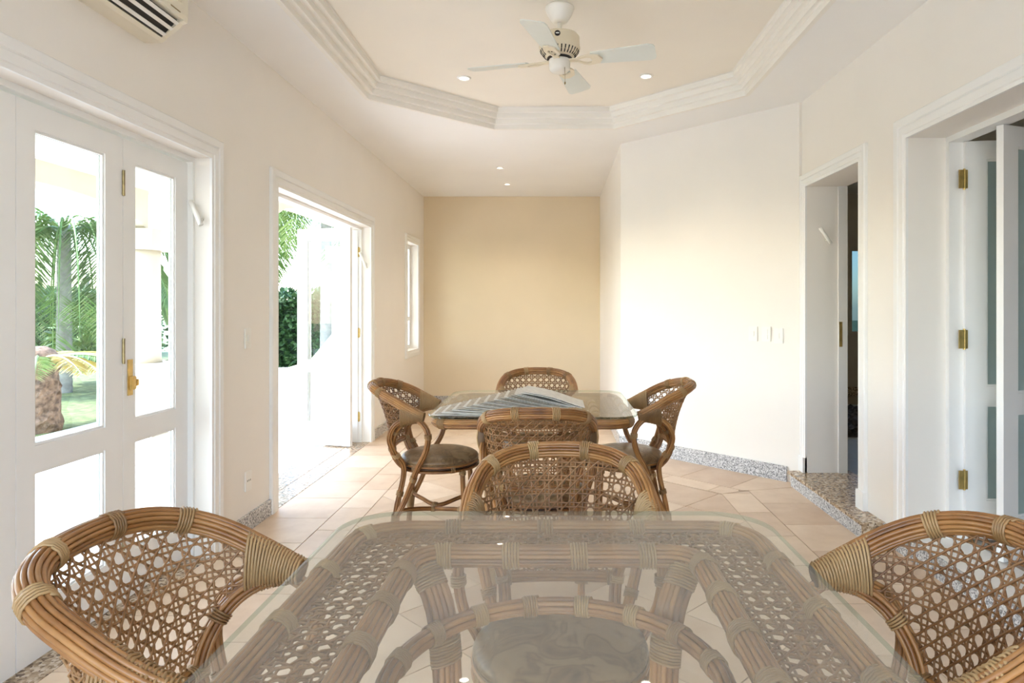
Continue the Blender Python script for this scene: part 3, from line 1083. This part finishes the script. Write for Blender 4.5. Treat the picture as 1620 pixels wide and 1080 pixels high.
GROUP_C = 'round-backed rattan dining chairs'
chair0 = make_chair()
# (seat centre, heading: direction the sitter faces)
TN, TF = (0.0, 1.167), (-0.112, 3.645)
chairs = [
    ((-0.522, 1.228), 0.0, 'rattan chair at the left side of the near glass table'),
    ((0.522, 1.200), PI, 'rattan chair at the right side of the near glass table'),
    ((0.012, 1.640), -PI / 2, 'rattan chair at the far side of the near glass table, facing the viewer'),
    ((-0.080, 3.060), PI / 2, 'rattan chair at the near side of the far table, its back turned'),
    ((-0.660, 3.755), 0.0, 'rattan chair at the far table beside the open folding door'),
    ((0.402, 3.79), PI, 'rattan chair at the far table beside the slanted white wall'),
    ((-0.122, 4.150), -PI / 2, 'rattan chair behind the far table, in front of the tan wall'),
]
for i, ((cx, cy), hd, lab) in enumerate(chairs):
    c = chair0 if i == 0 else copy_tree(chair0)
    c.location = (cx, cy, 0)
    c.rotation_euler = (0, 0, hd - PI / 2)
    tag(c, lab, 'chair', GROUP_C)

# ------------------------------------------------------------------ glass-topped rattan table
def round_rect(h, r, n=6, z=0.0):
    out = []
    for (cx, cy, a0) in ((h - r, h - r, 0), (-h + r, h - r, PI / 2), (-h + r, -h + r, PI), (h - r, -h + r, 1.5 * PI)):
        for k in range(n + 1):
            a = a0 + PI / 2 * k / n
            out.append((cx + r * math.cos(a), cy + r * math.sin(a), z))
    return out

def flat_path(pts, n):
    # evenly resampled closed polyline
    return Path(pts, n=n, closed=True, smooth=False, up=(0, 0, 1))

def make_table():
    root = empty('rattan_table')
    HG, RG = 0.518, 0.14
    # glass: polished slab with a darker green edge
    rr = round_rect(HG, RG, 12)
    n = len(rr)
    e = 0.002
    rin = round_rect(HG - e, RG - e, 12)
    v = [(x, y, 0.769) for x, y, _ in rin] + [(x, y, 0.769 + e) for x, y, _ in rr] + [(x, y, 0.780 - e) for x, y, _ in rr] + [(x, y, 0.780) for x, y, _ in rin]
    f = [tuple(range(n))[::-1], tuple(range(3 * n, 4 * n))]
    fm = [0, 0]
    for q in range(3):
        for i in range(n):
            f.append((q * n + i, q * n + (i + 1) % n, (q + 1) * n + (i + 1) % n, (q + 1) * n + i))
            fm.append(1)
    g = mesh_obj('glass_top', v, f, None, root, mats=[M['tableglass'], M['glassedge']], fmat=fm)
    g['label'] = 'clear glass top with rounded corners'
    op = flat_path(round_rect(0.482, 0.11, 8, 0.741), 120)
    bundle('outer_rim', op, ring_offs(14, 0.0205), 0.0050, 0.0185, root, binds=[k / 16 + 0.03 for k in range(16)], bw=0.040, ra=0.0270, peel=0.0028)
    ip = flat_path(round_rect(0.322, 0.07, 8, 0.739), 100)
    bundle('inner_rim', ip, ring_offs(14, 0.0205), 0.0050, 0.0185, root, binds=[k / 16 + 0.0 for k in range(16)], bw=0.040, ra=0.0270, peel=0.0028)
    def region(p):
        a = max(abs(p[0]), abs(p[1]))
        if a > 0.482 or a < 0.315: return False
        # rounded outer corner
        cx, cy = abs(p[0]) - 0.372, abs(p[1]) - 0.372
        return not (cx > 0 and cy > 0 and math.hypot(cx, cy) > 0.11)
    strands = cane_lattice(region, -0.504, 0.504, -0.504, 0.504, 0.0360, 0.0115, lambda x, y, l: Vector((x, y, 0.743 + l)))
    v, f = weave_strands(strands, 0.0026)
    wv = mesh_obj('woven_panel', v, f, M['weave'], root, smooth=True)
    tag(wv, kind='stuff')
    kp = Path([(0.300 * math.cos(2 * PI * k / 24), 0.300 * math.sin(2 * PI * k / 24), 0.637) for k in range(24)], n=72, closed=True, up=(0, 0, 1))
    bundle('brace_ring', kp, ring_offs(7, 0.0130), 0.0062, 0.0115, root, binds=[k / 16 + 0.03 for k in range(16)], bw=0.034, ra=0.0205, peel=0.0028)
    for k in range(4):
        a = PI / 4 + k * PI / 2
        ca, sa = math.cos(a), math.sin(a)
        q = [(0.420, 0.738), (0.388, 0.703), (0.350, 0.650), (0.328, 0.550), (0.322, 0.38), (0.340, 0.18), (0.380, 0.0)]
        lp = Path([(r * ca, r * sa, z) for (r, z) in q], n=30, up=(-sa, ca, 0))
        offs = [(-0.030, 0.0), (-0.018, 0.008), (-0.018, -0.006), (-0.006, 0.009), (0.006, 0.009), (-0.006, -0.008), (0.006, -0.008), (0.018, 0.008), (0.018, -0.006), (0.030, 0.0)]
        bundle('leg', lp, offs, 0.0066, 0.008, root, binds=(0.05, 0.25, 0.55, 0.9), bw=0.050, ra=0.0385, rb=0.0180, peel=0.0028)
    return root
GROUP_T = 'glass-topped rattan tables'
table0 = make_table()
table0.location = (TN[0], TN[1], 0)
tag(table0, 'near rattan table with a clear glass top and nothing on it', 'table', GROUP_T)
t2 = copy_tree(table0)
t2.location = (TF[0], TF[1], 0)
tag(t2, 'far rattan table with newspapers fanned out on its glass top', 'table', GROUP_T)

# ------------------------------------------------------------------ newspapers fanned over the far table
NP = 28
ORD = ['lowest', 'second', 'third', 'fourth', 'fifth', 'sixth', 'seventh', 'eighth', 'ninth', 'tenth', 'eleventh', 'twelfth', 'thirteenth', 'fourteenth', 'fifteenth', 'sixteenth',
       'seventeenth', 'eighteenth', 'nineteenth', 'twentieth', 'twenty-first', 'twenty-second', 'twenty-third', 'twenty-fourth', 'twenty-fifth', 'twenty-sixth', 'twenty-seventh', 'topmost']
for i in range(NP):
    x0 = -0.600 + i * 0.0165
    zl = 0.7840 + 0.0037 * i
    zr = 0.7808 + 0.0011 * i
    Lx = 0.30
    y0 = 3.165 + i * 0.0032 + random.uniform(-0.012, 0.012)
    Ly = 0.26
    ns, th = 8, 0.0024
    v, f = [], []
    for a in range(ns + 1):
        t = a / ns
        x = x0 + Lx * t
        z = zr + (zl - zr) * (1 - t) ** 1.25 + (0.012 * math.sin(t * PI * 1.2) if i > NP - 3 else 0)
        for (yy, dz) in ((y0, 0), (y0 + Ly, 0), (y0 + Ly, th), (y0, th)):
            v.append((x, yy + 0.01 * t, z + dz))
    for a in range(ns):
        for k in range(4):
            f.append((a * 4 + k, a * 4 + (k + 1) % 4, (a + 1) * 4 + (k + 1) % 4, (a + 1) * 4 + k))
    f += [(0, 1, 2, 3), (ns * 4, ns * 4 + 3, ns * 4 + 2, ns * 4 + 1)]
    o = mesh_obj('newspaper', v, f, M['paper_w'] if (i % 3 == 0 or i >= NP - 3) else M['paper'])
    tag(o, ('lowest folded newspaper at the left end of the fanned pile' if i == 0 else 'topmost pale newspaper of the fanned pile on the far table' if i == NP - 1
            else ORD[i] + ' folded newspaper from the left in the fanned pile'), 'newspaper', 'newspapers fanned on the far table')

# ------------------------------------------------------------------ ceiling fan
def make_fan(cx, cy):
    root = empty('ceiling_fan', (cx, cy, ZT))
    tag(root, 'cream ceiling fan with four pale blades in the ceiling recess', 'ceiling fan')
    lathe('canopy', [(0.080, 0.0), (0.081, -0.008), (0.078, -0.018), (0.066, -0.045), (0.052, -0.066), (0.045, -0.078), (0.030, -0.084), (0.012, -0.086)], M['fan_w'], root, seg=32)
    lathe('downrod', [(0.0125, -0.080), (0.0125, -0.150)], M['fan_w'], root, seg=14)
    lathe('yoke', [(0.020, -0.128), (0.024, -0.134), (0.024, -0.150), (0.032, -0.158)], M['fan'], root, seg=18)
    mot = lathe('motor_housing', [(0.030, -0.150), (0.085, -0.152), (0.103, -0.158), (0.112, -0.170), (0.113, -0.222), (0.116, -0.226), (0.116, -0.232), (0.110, -0.238),
                                  (0.098, -0.262), (0.076, -0.280), (0.066, -0.284)], M['fan'], root, seg=40)
    for k in range(30):
        a = 2 * PI * k / 30
        # slanted vent slots on the lower cone
        r0, z0, r1, z1 = 0.1075, -0.243, 0.083, -0.2755
        ca, sa = math.cos(a), math.sin(a)
        p = Path([(r0 * ca, r0 * sa, z0), ((r0 + r1) / 2 * ca * 1.012, (r0 + r1) / 2 * sa * 1.012, (z0 + z1) / 2 - 0.001), (r1 * ca, r1 * sa, z1)], n=4, smooth=False)
        tube('vent_slot', p, 0.0038, 6, M['dark'], mot)
    b = lathe('badge', [(0.003, 0.002), (0.014, 0.002), (0.016, 0.0), (0.003, -0.001)], M['dark'], mot, seg=20)
    b.location = (-0.012, -0.1125, -0.188)
    b.rotation_euler = (PI / 2, 0, 0)
    b2 = lathe('badge_mark', [(0.002, 0.0035), (0.008, 0.0035), (0.008, 0.002), (0.002, 0.002)], M['plastic'], mot, seg=16)
    b2.location = (-0.012, -0.1125, -0.188)
    b2.rotation_euler = (PI / 2, 0, 0)
    b2.scale = (1.3, 0.45, 1)
    lathe('flywheel', [(0.070, -0.284), (0.070, -0.292), (0.060, -0.293)], M['dark'], root, seg=32)
    lathe('switch_housing', [(0.058, -0.292), (0.060, -0.296), (0.060, -0.330), (0.057, -0.346), (0.046, -0.358), (0.030, -0.364), (0.006, -0.366)], M['fan_w'], root, seg=32)
    ch = tube('pull_chain', Path([(0.028, -0.045, -0.345), (0.030, -0.047, -0.38), (0.030, -0.047, -0.43)], n=5, smooth=False), 0.0012, 5, M['darkmetal'], root)
    lathe('chain_pull', [(0.001, -0.429), (0.004, -0.434), (0.004, -0.442), (0.001, -0.446)], M['darkmetal'], ch, seg=8, cx=0.030, cy=-0.047)
    # one blade with its scrolled iron, shared by four
    zb = -0.298
    pitch = math.radians(-13)
    outl = [(0.185, -0.052), (0.50, -0.072), (0.528, -0.062), (0.535, -0.045), (0.535, 0.045), (0.528, 0.062), (0.50, 0.072), (0.185, 0.052), (0.178, 0.03), (0.178, -0.03)]
    n = len(outl)
    def tw(x, y, z): return (x, y * math.cos(pitch) - z * math.sin(pitch), zb + y * math.sin(pitch) + z * math.cos(pitch))
    v = [tw(x, y, -0.003) for x, y in outl] + [tw(x, y, 0.003) for x, y in outl]
    f = [tuple(range(n))[::-1], tuple(range(n, 2 * n))] + [(i, (i + 1) % n, n + (i + 1) % n, n + i) for i in range(n)]
    bl = mesh_obj('blade', v, f, M['blade'], root)
    arm_o = [(0.055, -0.016), (0.10, -0.018), (0.135, -0.040), (0.165, -0.046), (0.225, -0.034), (0.245, 0.0), (0.225, 0.034), (0.165, 0.046), (0.135, 0.040), (0.10, 0.018), (0.055, 0.016)]
    arm_i = [(0.092, -0.004), (0.105, -0.006), (0.132, -0.020), (0.160, -0.026), (0.180, -0.020), (0.186, 0.0), (0.180, 0.020), (0.160, 0.026), (0.132, 0.020), (0.105, 0.006), (0.092, 0.004)]
    n = len(arm_o)
    def aw(x, y, z):
        q = min(1, max(0, (x - 0.07) / 0.08))
        a = pitch * q
        return (x, y * math.cos(a) - z * math.sin(a), zb - 0.009 + 0.008 * (1 - q) + y * math.sin(a) + z * math.cos(a))
    v = [aw(x, y, -0.005) for x, y in arm_o] + [aw(x, y, 0.004) for x, y in arm_o] + [aw(x, y, -0.005) for x, y in arm_i] + [aw(x, y, 0.004) for x, y in arm_i]
    f = []
    for i in range(n):
        j = (i + 1) % n
        f += [(i, j, n + j, n + i), (2 * n + i, 3 * n + i, 3 * n + j, 2 * n + j), (i, 2 * n + i, 2 * n + j, j), (n + i, n + j, 3 * n + j, 3 * n + i)]
    ai = mesh_obj('blade_iron', v, f, M['fan'], bl)
    for k, a in enumerate((-15, 75, 165, 255)):
        o = bl if k == 0 else bl.copy()
        if k:
            COL.objects.link(o)
            o.parent = root
            c = ai.copy()
            COL.objects.link(c)
            c.parent = o
        o.rotation_euler = (0, 0, math.radians(a))
    return root
make_fan(0.022, 3.68)

# ------------------------------------------------------------------ recessed downlights
def downlight(x, y, z, r, lab):
    root = empty('downlight', (x, y, z))
    tag(root, lab, 'downlight', 'recessed ceiling downlights')
    lathe('rim', [(r * 0.66, 0.0), (r * 0.66, -0.006), (r * 0.72, -0.009), (r * 0.95, -0.006), (r, 0.0)], M['plastic'], root, seg=28, close=False)
    lathe('lens', [(0.002, -0.005), (r * 0.45, -0.0045), (r * 0.66, -0.002), (r * 0.66, -0.0005), (0.002, -0.0005)], M['lamp'], root, seg=24)
    ld = bpy.data.lights.new('downlight_lamp', 'SPOT')
    ld.energy = 14
    ld.color = (1.0, 0.90, 0.76)
    ld.spot_size = math.radians(120)
    ld.spot_blend = 0.9
    ld.shadow_soft_size = 0.04
    lo = bpy.data.objects.new('lamp', ld)
    COL.objects.link(lo)
    lo.parent = root
    lo.location = (0, 0, -0.015)
downlight(-0.669, 4.80, ZT, 0.052, 'recessed downlight left of the fan in the ceiling recess')
downlight(0.655, 4.76, ZT, 0.052, 'recessed downlight right of the fan in the ceiling recess')
downlight(-0.604, 7.12, ZC, 0.045, 'nearer small downlight in the passage ceiling')
downlight(-0.593, 8.06, ZC, 0.045, 'farther small downlight in the passage ceiling')

# ------------------------------------------------------------------ air conditioner
def make_ac():
    root = empty('air_conditioner', (XL, 2.45, 2.46))
    tag(root, 'white split air conditioner high on the left wall', 'air conditioner')
    y0, y1 = -0.42, 0.43
    pr = [(0.0, 0.0), (0.075, 0.0), (0.092, 0.012), (0.098, 0.020), (0.150, 0.060), (0.168, 0.078), (0.186, 0.085), (0.190, 0.11), (0.188, 0.29), (0.178, 0.302), (0.0, 0.305)]
    # body with the outlet cut as a recess in the lower front
    body_pr = [(0.0, 0.0), (0.075, 0.0), (0.092, 0.012), (0.070, 0.045), (0.10, 0.085), (0.160, 0.088), (0.186, 0.088), (0.190, 0.11), (0.188, 0.29), (0.178, 0.302), (0.0, 0.305)]
    n = len(pr)
    def ext(name, prof, a, b, mat, par):
        m = len(prof)
        v = [(x, a, z) for x, z in prof] + [(x, b, z) for x, z in prof]
        f = [tuple(range(m)), tuple(range(m, 2 * m))[::-1]] + [(i, (i + 1) % m, m + (i + 1) % m, m + i) for i in range(m)]
        return mesh_obj(name, v, f, mat, par)
    b = ext('body', body_pr, y0 + 0.03, y1 - 0.03, M['plastic_y'], root)
    ext('end_cap', pr, y1 - 0.03, y1, M['plastic_y'], root)
    ext('end_cap', pr, y0, y0 + 0.03, M['plastic_y'], root)
    ext('air_outlet', [(0.071, 0.046), (0.094, 0.014), (0.100, 0.022), (0.158, 0.082), (0.158, 0.087), (0.10, 0.084)], y0 + 0.031, y1 - 0.031, M['dark'], root)
    for (x, z) in ((0.108, 0.020), (0.138, 0.044), (0.163, 0.068)):
        ext('louver', [(x - 0.006, z - 0.004), (x + 0.007, z + 0.005), (x + 0.005, z + 0.008), (x - 0.008, z - 0.001)], y0 + 0.032, y1 - 0.032, M['plastic'], root)
    for k in range(13):
        z = 0.150 + k * 0.0105
        box('grille_slat', 0.1885, 0.1935, y0 + 0.05, y1 - 0.05, z, z + 0.005, M['plastic_y'], b)
    box('maker_mark', 0.1898, 0.1910, y1 - 0.13, y1 - 0.06, 0.106, 0.111, M['darkmetal'], b)
    return root
make_ac()

# ------------------------------------------------------------------ switches, socket, sensors
def plate(name, lab, cat, loc, rz, w=0.075, h=0.118, kind='switch', group=None):
    root = empty(name, loc, rz)
    tag(root, lab, cat, group)
    # local -y faces the room
    box('cover_plate', -w / 2, w / 2, -0.009, 0.0, -h / 2, h / 2, M['plastic'], root, bevel=0.003)
    if kind == 'switch':
        box('rocker', -0.012, 0.012, -0.013, -0.008, -0.022, 0.022, M['plastic'], root, bevel=0.002)
    elif kind == 'socket':
        for dx in (-0.018, 0.0, 0.018):
            box('socket_hole', dx - 0.003, dx + 0.003, -0.0095, -0.0085, -0.003, 0.003 + 0.004, M['dark'], root)
    elif kind == 'double':
        for dz in (-0.022, 0.022):
            box('rocker', -0.014, 0.014, -0.013, -0.008, dz - 0.017, dz + 0.017, M['plastic'], root, bevel=0.002)
    return root
# left wall: room is at +x, so rotate local -y onto +x
plate('light_switch', 'white light switch between the two left doors', 'switch', (XL, 3.836, 1.123), PI / 2, kind='switch')
plate('wall_socket', 'white wall socket low between the two left doors', 'socket', (XL, 3.84, 0.292), PI / 2, w=0.08, kind='socket')
plate('light_switch', 'white light switch just past the open folding door', 'switch', (XL, 6.545, 1.12), PI / 2, w=0.07, kind='switch')
dv = Vector((1.80 - 0.605, 4.86 - 6.10, 0)).normalized()
rzs = math.atan2(dv.y, dv.x)
for px, lab, kd in ((1192, 'leftmost of the three white switch plates on the slanted wall', 'switch'),
                    (1213, 'middle of the three white switch plates on the slanted wall', 'double'),
                    (1232, 'rightmost of the three white switch plates on the slanted wall', 'switch')):
    kx = (px - PPX) / F_PX
    # intersect the sight line with the wall plane
    t = (0.605 * dv.y - 6.10 * dv.x) / (kx * dv.y - 1.0 * dv.x)
    plate('light_switch', lab, 'switch', (kx * t, t, 1.10 if px != 1232 else 1.09), rzs, w=0.078, h=0.115, kind=kd, group='switch plates on the slanted wall')

def sensor(loc, d, lab, u):
    root = empty('door_holder', loc)
    tag(root, lab, 'holder', 'white slanted door holders')
    dd, uu = Vector(d), Vector(u)
    tube('rod', Path([-dd * 0.5, dd * 0.5], n=4, smooth=False), 0.013, 12, M['plastic'], root)
    tube('mount', Path([dd * 0.25, dd * 0.25 + uu], n=3, smooth=False), 0.009, 8, M['plastic'], root)
    return root
sensor((-1.853, 3.385, 1.79), (0.062, -0.015, -0.125), 'slanted white rod on the reveal of the closed folding door', (0, 0.036, 0))
sensor((-1.855, 6.335, 1.76), (0.070, -0.015, -0.150), 'slanted white rod on the reveal of the open folding door', (0, 0.036, 0))
sensor((1.94, 4.725, 1.82), (0.075, -0.01, -0.115), 'slanted white rod on the reveal of the small doorway', (0, 0.040, 0))

# ------------------------------------------------------------------ outside: porch, garden
patio = box('patio', -5.3, -2.0, YB - 0.2, 16.0, -0.16, -0.026, M['grout'])
tag(patio, 'sunlit pale tiled patio under and beyond the porch', 'patio', kind='structure')
pt = prism('tile', [(-0.222, -0.222), (0.222, -0.222), (0.222, 0.222), (-0.222, 0.222)], -0.006, 0.0, M['patio'], patio)
first = True
for i in range(7):
    for j in range(22):
        x, y = -2.40 - i * 0.45, 0.9 + j * 0.45
        if first:
            pt.location = (x, y, -0.02)
            first = False
        else: share('tile', pt.data, patio, (x, y, -0.02))
box('patio_edge', -5.3, -2.18, 10.6, 16.0, -0.03, -0.018, M['patio'], patio)
box('patio_edge', -5.3, -2.18, YB - 0.2, 0.64, -0.03, -0.018, M['patio'], patio)
bounce_slab = box('bounce_slab', -8.0, 8.0, -9.0, YB - 0.2, -0.16, -0.022, M['patio'])  # added unseen slab, bounces sunlight in through the back opening
tag(bounce_slab, 'pale slab added behind the viewer to bounce daylight indoors', 'bounce_slab', kind='structure')
lawn = box('lawn', -40, -5.3, YB - 0.2, 60, -0.2, -0.05, M['lawn'])
tag(lawn, 'bright green lawn beyond the patio', 'lawn', kind='structure')
ground = box('ground', -60, 60, -30, 80, -0.35, -0.22, M['lawn'])
tag(ground, 'garden ground around the house', 'ground', kind='structure')

def arch_beam(name, x0, x1, y0, y1, ztop, zmid, zend, label, r0=0.9):
    n = 18
    v, f = [], []
    for i in range(n + 1):
        t = i / n
        y = y0 + (y1 - y0) * t
        e = min(y - y0, y1 - y)
        q = min(1, e / r0)
        z = zend + (zmid - zend) * math.sqrt(max(0, 1 - (1 - q) ** 2))
        v += [(x0, y, z), (x1, y, z), (x1, y, ztop), (x0, y, ztop)]
    for i in range(n):
        for k in range(4):
            f.append((i * 4 + k, i * 4 + (k + 1) % 4, (i + 1) * 4 + (k + 1) % 4, (i + 1) * 4 + k))
    f += [(0, 1, 2, 3), (n * 4 + 3, n * 4 + 2, n * 4 + 1, n * 4)]
    o = mesh_obj(name, v, f, M['plaster'])
    tag(o, label, 'beam', kind='structure')
    return o
arch_beam('beam_porch', -4.45, -4.18, 1.4, 6.75, 2.55, 2.32, 2.10, 'arched porch beam outside the closed folding door', 1.4)
arch_beam('beam_passage', -3.22, -2.97, 7.02, 11.0, 2.55, 2.47, 2.30, 'arched porch beam outside the open folding door', 1.2)
pr = prism('ceiling_porch', [(-4.45, -4), (-2.0, -4), (-2.0, 11.2), (-3.22, 11.2), (-3.22, 7.0), (-4.45, 7.0)], 2.50, 2.66, M['cornice'])
tag(pr, 'white porch ceiling outside the left doors', 'ceiling', kind='structure')

def column(x, y, w, lab):
    root = empty('porch_column', (x, y, -0.02))
    tag(root, lab, 'column', 'white porch columns')
    box('pedestal', -w * 0.62, w * 0.62, -w * 0.62, w * 0.62, 0.0, 0.66, M['plaster'], root)
    box('pedestal_cap', -w * 0.74, w * 0.74, -w * 0.74, w * 0.74, 0.66, 0.75, M['plaster'], root)
    lathe('shaft', [(w * 0.50, 0.75), (w * 0.47, 0.82), (w * 0.45, 1.85), (w * 0.47, 1.92)], M['plaster'], root, seg=24)
    box('capital', -w * 0.66, w * 0.66, -w * 0.66, w * 0.66, 1.92, 2.13, M['plaster'], root)
    return root
column(-4.31, 6.88, 0.34, 'white porch column seen through the closed folding door')
column(-2.87, 8.75, 0.22, 'slim white porch column behind the folded door leaf')
# sloping white parapet by the patio
pv = [(-3.95, 9.6, -0.02), (-2.3, 9.6, -0.02), (-2.3, 9.6, 1.75), (-2.95, 9.6, 1.30), (-3.60, 9.6, 0.52), (-3.95, 9.6, 0.42)]
nn = len(pv)
v = pv + [(x, y + 0.14, z) for x, y, z in pv]
f = [tuple(range(nn)), tuple(range(nn, 2 * nn))[::-1]] + [(i, (i + 1) % nn, nn + (i + 1) % nn, nn + i) for i in range(nn)]
par = mesh_obj('parapet', v, f, M['cornice'])
tag(par, 'sloping white parapet wall beyond the open folding door', 'parapet', kind='structure')
lw = box('garden_wall', -5.3, -3.97, 10.9, 11.06, -0.02, 0.30, M['cornice'])
tag(lw, 'low white garden wall in front of the hedge', 'wall', kind='structure')

# ---- foliage
def leaf_cloud(name, mat, parent, n, sampler, size):
    v, f = [], []
    for _ in range(n):
        c, out = sampler()
        d = Vector((random.gauss(0, 1), random.gauss(0, 1), random.gauss(0, 0.7)))
        d = (d + Vector(out) * 1.2).normalized()
        w = d.cross(Vector((random.gauss(0, 1), random.gauss(0, 1), random.gauss(0, 1)))).normalized()
        s = size * random.uniform(0.6, 1.35)
        c = Vector(c)
        b = len(v)
        v += [c, c + d * s * 0.5 + w * s * 0.26, c + d * s, c + d * s * 0.5 - w * s * 0.26]
        f.append((b, b + 1, b + 2, b + 3))
    me = bpy.data.meshes.new(name)
    me.from_pydata([tuple(p) for p in v], [], f)
    me.materials.append(mat)
    o = bpy.data.objects.new(name, me)
    COL.objects.link(o)
    o.parent = parent
    o['kind'] = 'stuff'
    return o

def hedge(x0, x1, y0, y1, h, n, lab):
    root = empty('hedge', ((x0 + x1) / 2, (y0 + y1) / 2, -0.1))
    tag(root, lab, 'hedge')
    cx, cy = root.location.x, root.location.y
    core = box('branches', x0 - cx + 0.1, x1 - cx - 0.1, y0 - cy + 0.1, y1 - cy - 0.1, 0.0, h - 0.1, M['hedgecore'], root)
    def smp():
        side = random.random()
        if side < 0.25: return (random.uniform(x0, x1) - cx, random.uniform(y0, y1) - cy, h + random.uniform(-0.15, 0.12)), (0, 0, 1)
        if x1 - x0 > y1 - y0:
            return (random.uniform(x0, x1) - cx, y0 - cy + random.uniform(-0.08, 0.12), random.uniform(0, h)), (0, -1, 0.2)
        return (x1 - cx - random.uniform(-0.08, 0.12), random.uniform(y0, y1) - cy, random.uniform(0, h)), (1, 0, 0.2)
    leaf_cloud('foliage', M['leaf'], root, n, smp, 0.14)
    return root
hedge(-7.6, -2.2, 13.0, 14.0, 1.62, 9000, 'clipped dark green hedge beyond the open folding door')
hedge(-13.0, -12.0, 9.0, 20.0, 1.75, 9000, 'dark hedge at the far side of the lawn behind the palm')

def frond_vf(base, direction, length, droop, width, n=26, leaflets=True):
    """feather frond: tapered rib and paired leaflets"""
    d = Vector(direction).normalized()
    side = d.cross(Vector((0, 0, 1)))
    side = side.normalized() if side.length > 1e-4 else Vector((1, 0, 0))
    pts = []
    p, dd = Vector(base), d.copy()
    for i in range(n + 1):
        pts.append(p.copy())
        p = p + dd * (length / n)
        dd = (dd + Vector((0, 0, -droop / n))).normalized()
    rib = Path(pts, n=n + 1, smooth=False)
    v, f = tube_vf(rib.P, rib.N, rib.B, lambda t: 0.018 * (1 - t) + 0.003, 4, False)
    for i in range(3, n):
        t = i / n
        L = width * math.sin(PI * min(1, 0.18 + 0.82 * t)) + 0.05
        for sg in (-1, 1):
            for e in (0.0, 0.5):
                q = pts[i].lerp(pts[min(i + 1, n)], e)
                tip = q + side * (sg * L) + (pts[min(i + 1, n)] - pts[i]).normalized() * L * 0.5 + Vector((0, 0, -L * random.uniform(0.25, 0.6)))
                w = Vector((0, 0, 1)).cross(side).normalized() * (0.016 + 0.01 * L)
                b = len(v)
                mid = q.lerp(tip, 0.45) + Vector((0, 0, L * 0.08))
                v += [q, mid + w, tip, mid - w]
                f.append((b, b + 1, b + 2, b + 3))
    return v, f

def palm(x, y, h, lab):
    root = empty('palm_tree', (x, y, -0.1))
    tag(root, lab, 'palm')
    pr = []
    for k in range(26):
        z = h * k / 25
        r = 0.115 - 0.025 * (k / 25)
        pr += [(r * 1.03, z), (r * 0.97, z + h / 25 * 0.8)]
    lathe('trunk', pr, M['palmbark'], root, seg=16)
    for k in range(26):
        a = 2 * PI * k / 26 + random.uniform(-0.15, 0.15)
        up = random.uniform(0.3, 1.5)
        v, f = frond_vf((0, 0, h - 0.05), (math.cos(a), math.sin(a), up), random.uniform(2.3, 3.0), random.uniform(2.6, 6.5), 0.50, n=34)
        o = mesh_obj('frond', v, f, M['palmleaf'], root)
    return root
palm(-7.85, 10.5, 2.65, 'tall feather palm on the lawn seen through the closed door')
palm(-4.15, 11.9, 3.45, 'feather palm with hanging fronds beyond the open folding door')

def cycad(x, y, lab):
    root = empty('cycad', (x, y, -0.06))
    tag(root, lab, 'cycad')
    v, f = [], []
    nz, ns = 16, 26
    for i in range(nz + 1):
        z = 0.80 * i / nz
        r = 0.205 + 0.008 * math.sin(i * 0.9) - 0.025 * (i / nz)
        for k in range(ns):
            a = 2 * PI * (k + 0.5 * (i % 2)) / ns
            rr = r * random.uniform(0.93, 1.09)
            v.append((rr * math.cos(a), rr * math.sin(a), z))
    for i in range(nz):
        for k in range(ns):
            f.append((i * ns + k, i * ns + (k + 1) % ns, (i + 1) * ns + (k + 1) % ns, (i + 1) * ns + k))
    f.append(tuple(range(nz * ns, (nz + 1) * ns)))
    mesh_obj('trunk', v, f, M['bark'], root)
    lathe('crown_bud', [(0.17, 0.78), (0.18, 0.84), (0.14, 0.90), (0.06, 0.94)], M['bark'], root, seg=20)
    for k in range(9):
        a = -0.9 + k * 0.33 + random.uniform(-0.1, 0.1)
        v, f = frond_vf((0.10 * math.cos(a), 0.10 * math.sin(a), 0.80), (math.cos(a), math.sin(a), 0.30), random.uniform(0.75, 1.0), 0.9, 0.14, n=22)
        mesh_obj('frond', v, f, M['dryleaf'] if k % 3 else M['palmleaf'], root)
    for k in range(5):
        a = 2.2 + k * 0.5
        v, f = frond_vf((0.10 * math.cos(a), 0.10 * math.sin(a), 0.80), (math.cos(a), math.sin(a), 0.5), 0.8, 1.0, 0.14, n=22)
        mesh_obj('frond', v, f, M['dryleaf'], root)
    return root
cycad(-5.66, 7.20, 'squat cycad with a shaggy brown trunk and yellowing fronds')

def shrub(x, y, r, h, n, lab):
    root = empty('shrub', (x, y, -0.1))
    tag(root, lab, 'shrub')
    lathe('stem', [(0.04, 0.0), (0.03, h * 0.6)], M['bark'], root, seg=8)
    def smp():
        a, b = random.uniform(0, 2 * PI), random.uniform(-0.6, 1.0)
        q = math.sqrt(max(0, 1 - b * b)) * random.uniform(0.75, 1)
        return (r * q * math.cos(a), r * q * math.sin(a), h * 0.55 + h * 0.45 * b), (math.cos(a) * q, math.sin(a) * q, b)
    leaf_cloud('foliage', M['palmleaf'], root, n, smp, 0.22)
shrub(-8.1, 11.9, 0.75, 1.55, 700, 'leafy bright green shrub beside the palm trunk')

pole = empty('utility_pole', (-28.5, 40, -0.2))
tag(pole, 'distant wooden utility pole with a crossarm', 'pole')
lathe('post', [(0.14, 0.0), (0.10, 3.6)], M['wood'], pole, seg=10)
box('crossarm', -0.5, 0.5, -0.05, 0.05, 2.55, 2.65, M['wood'], pole)
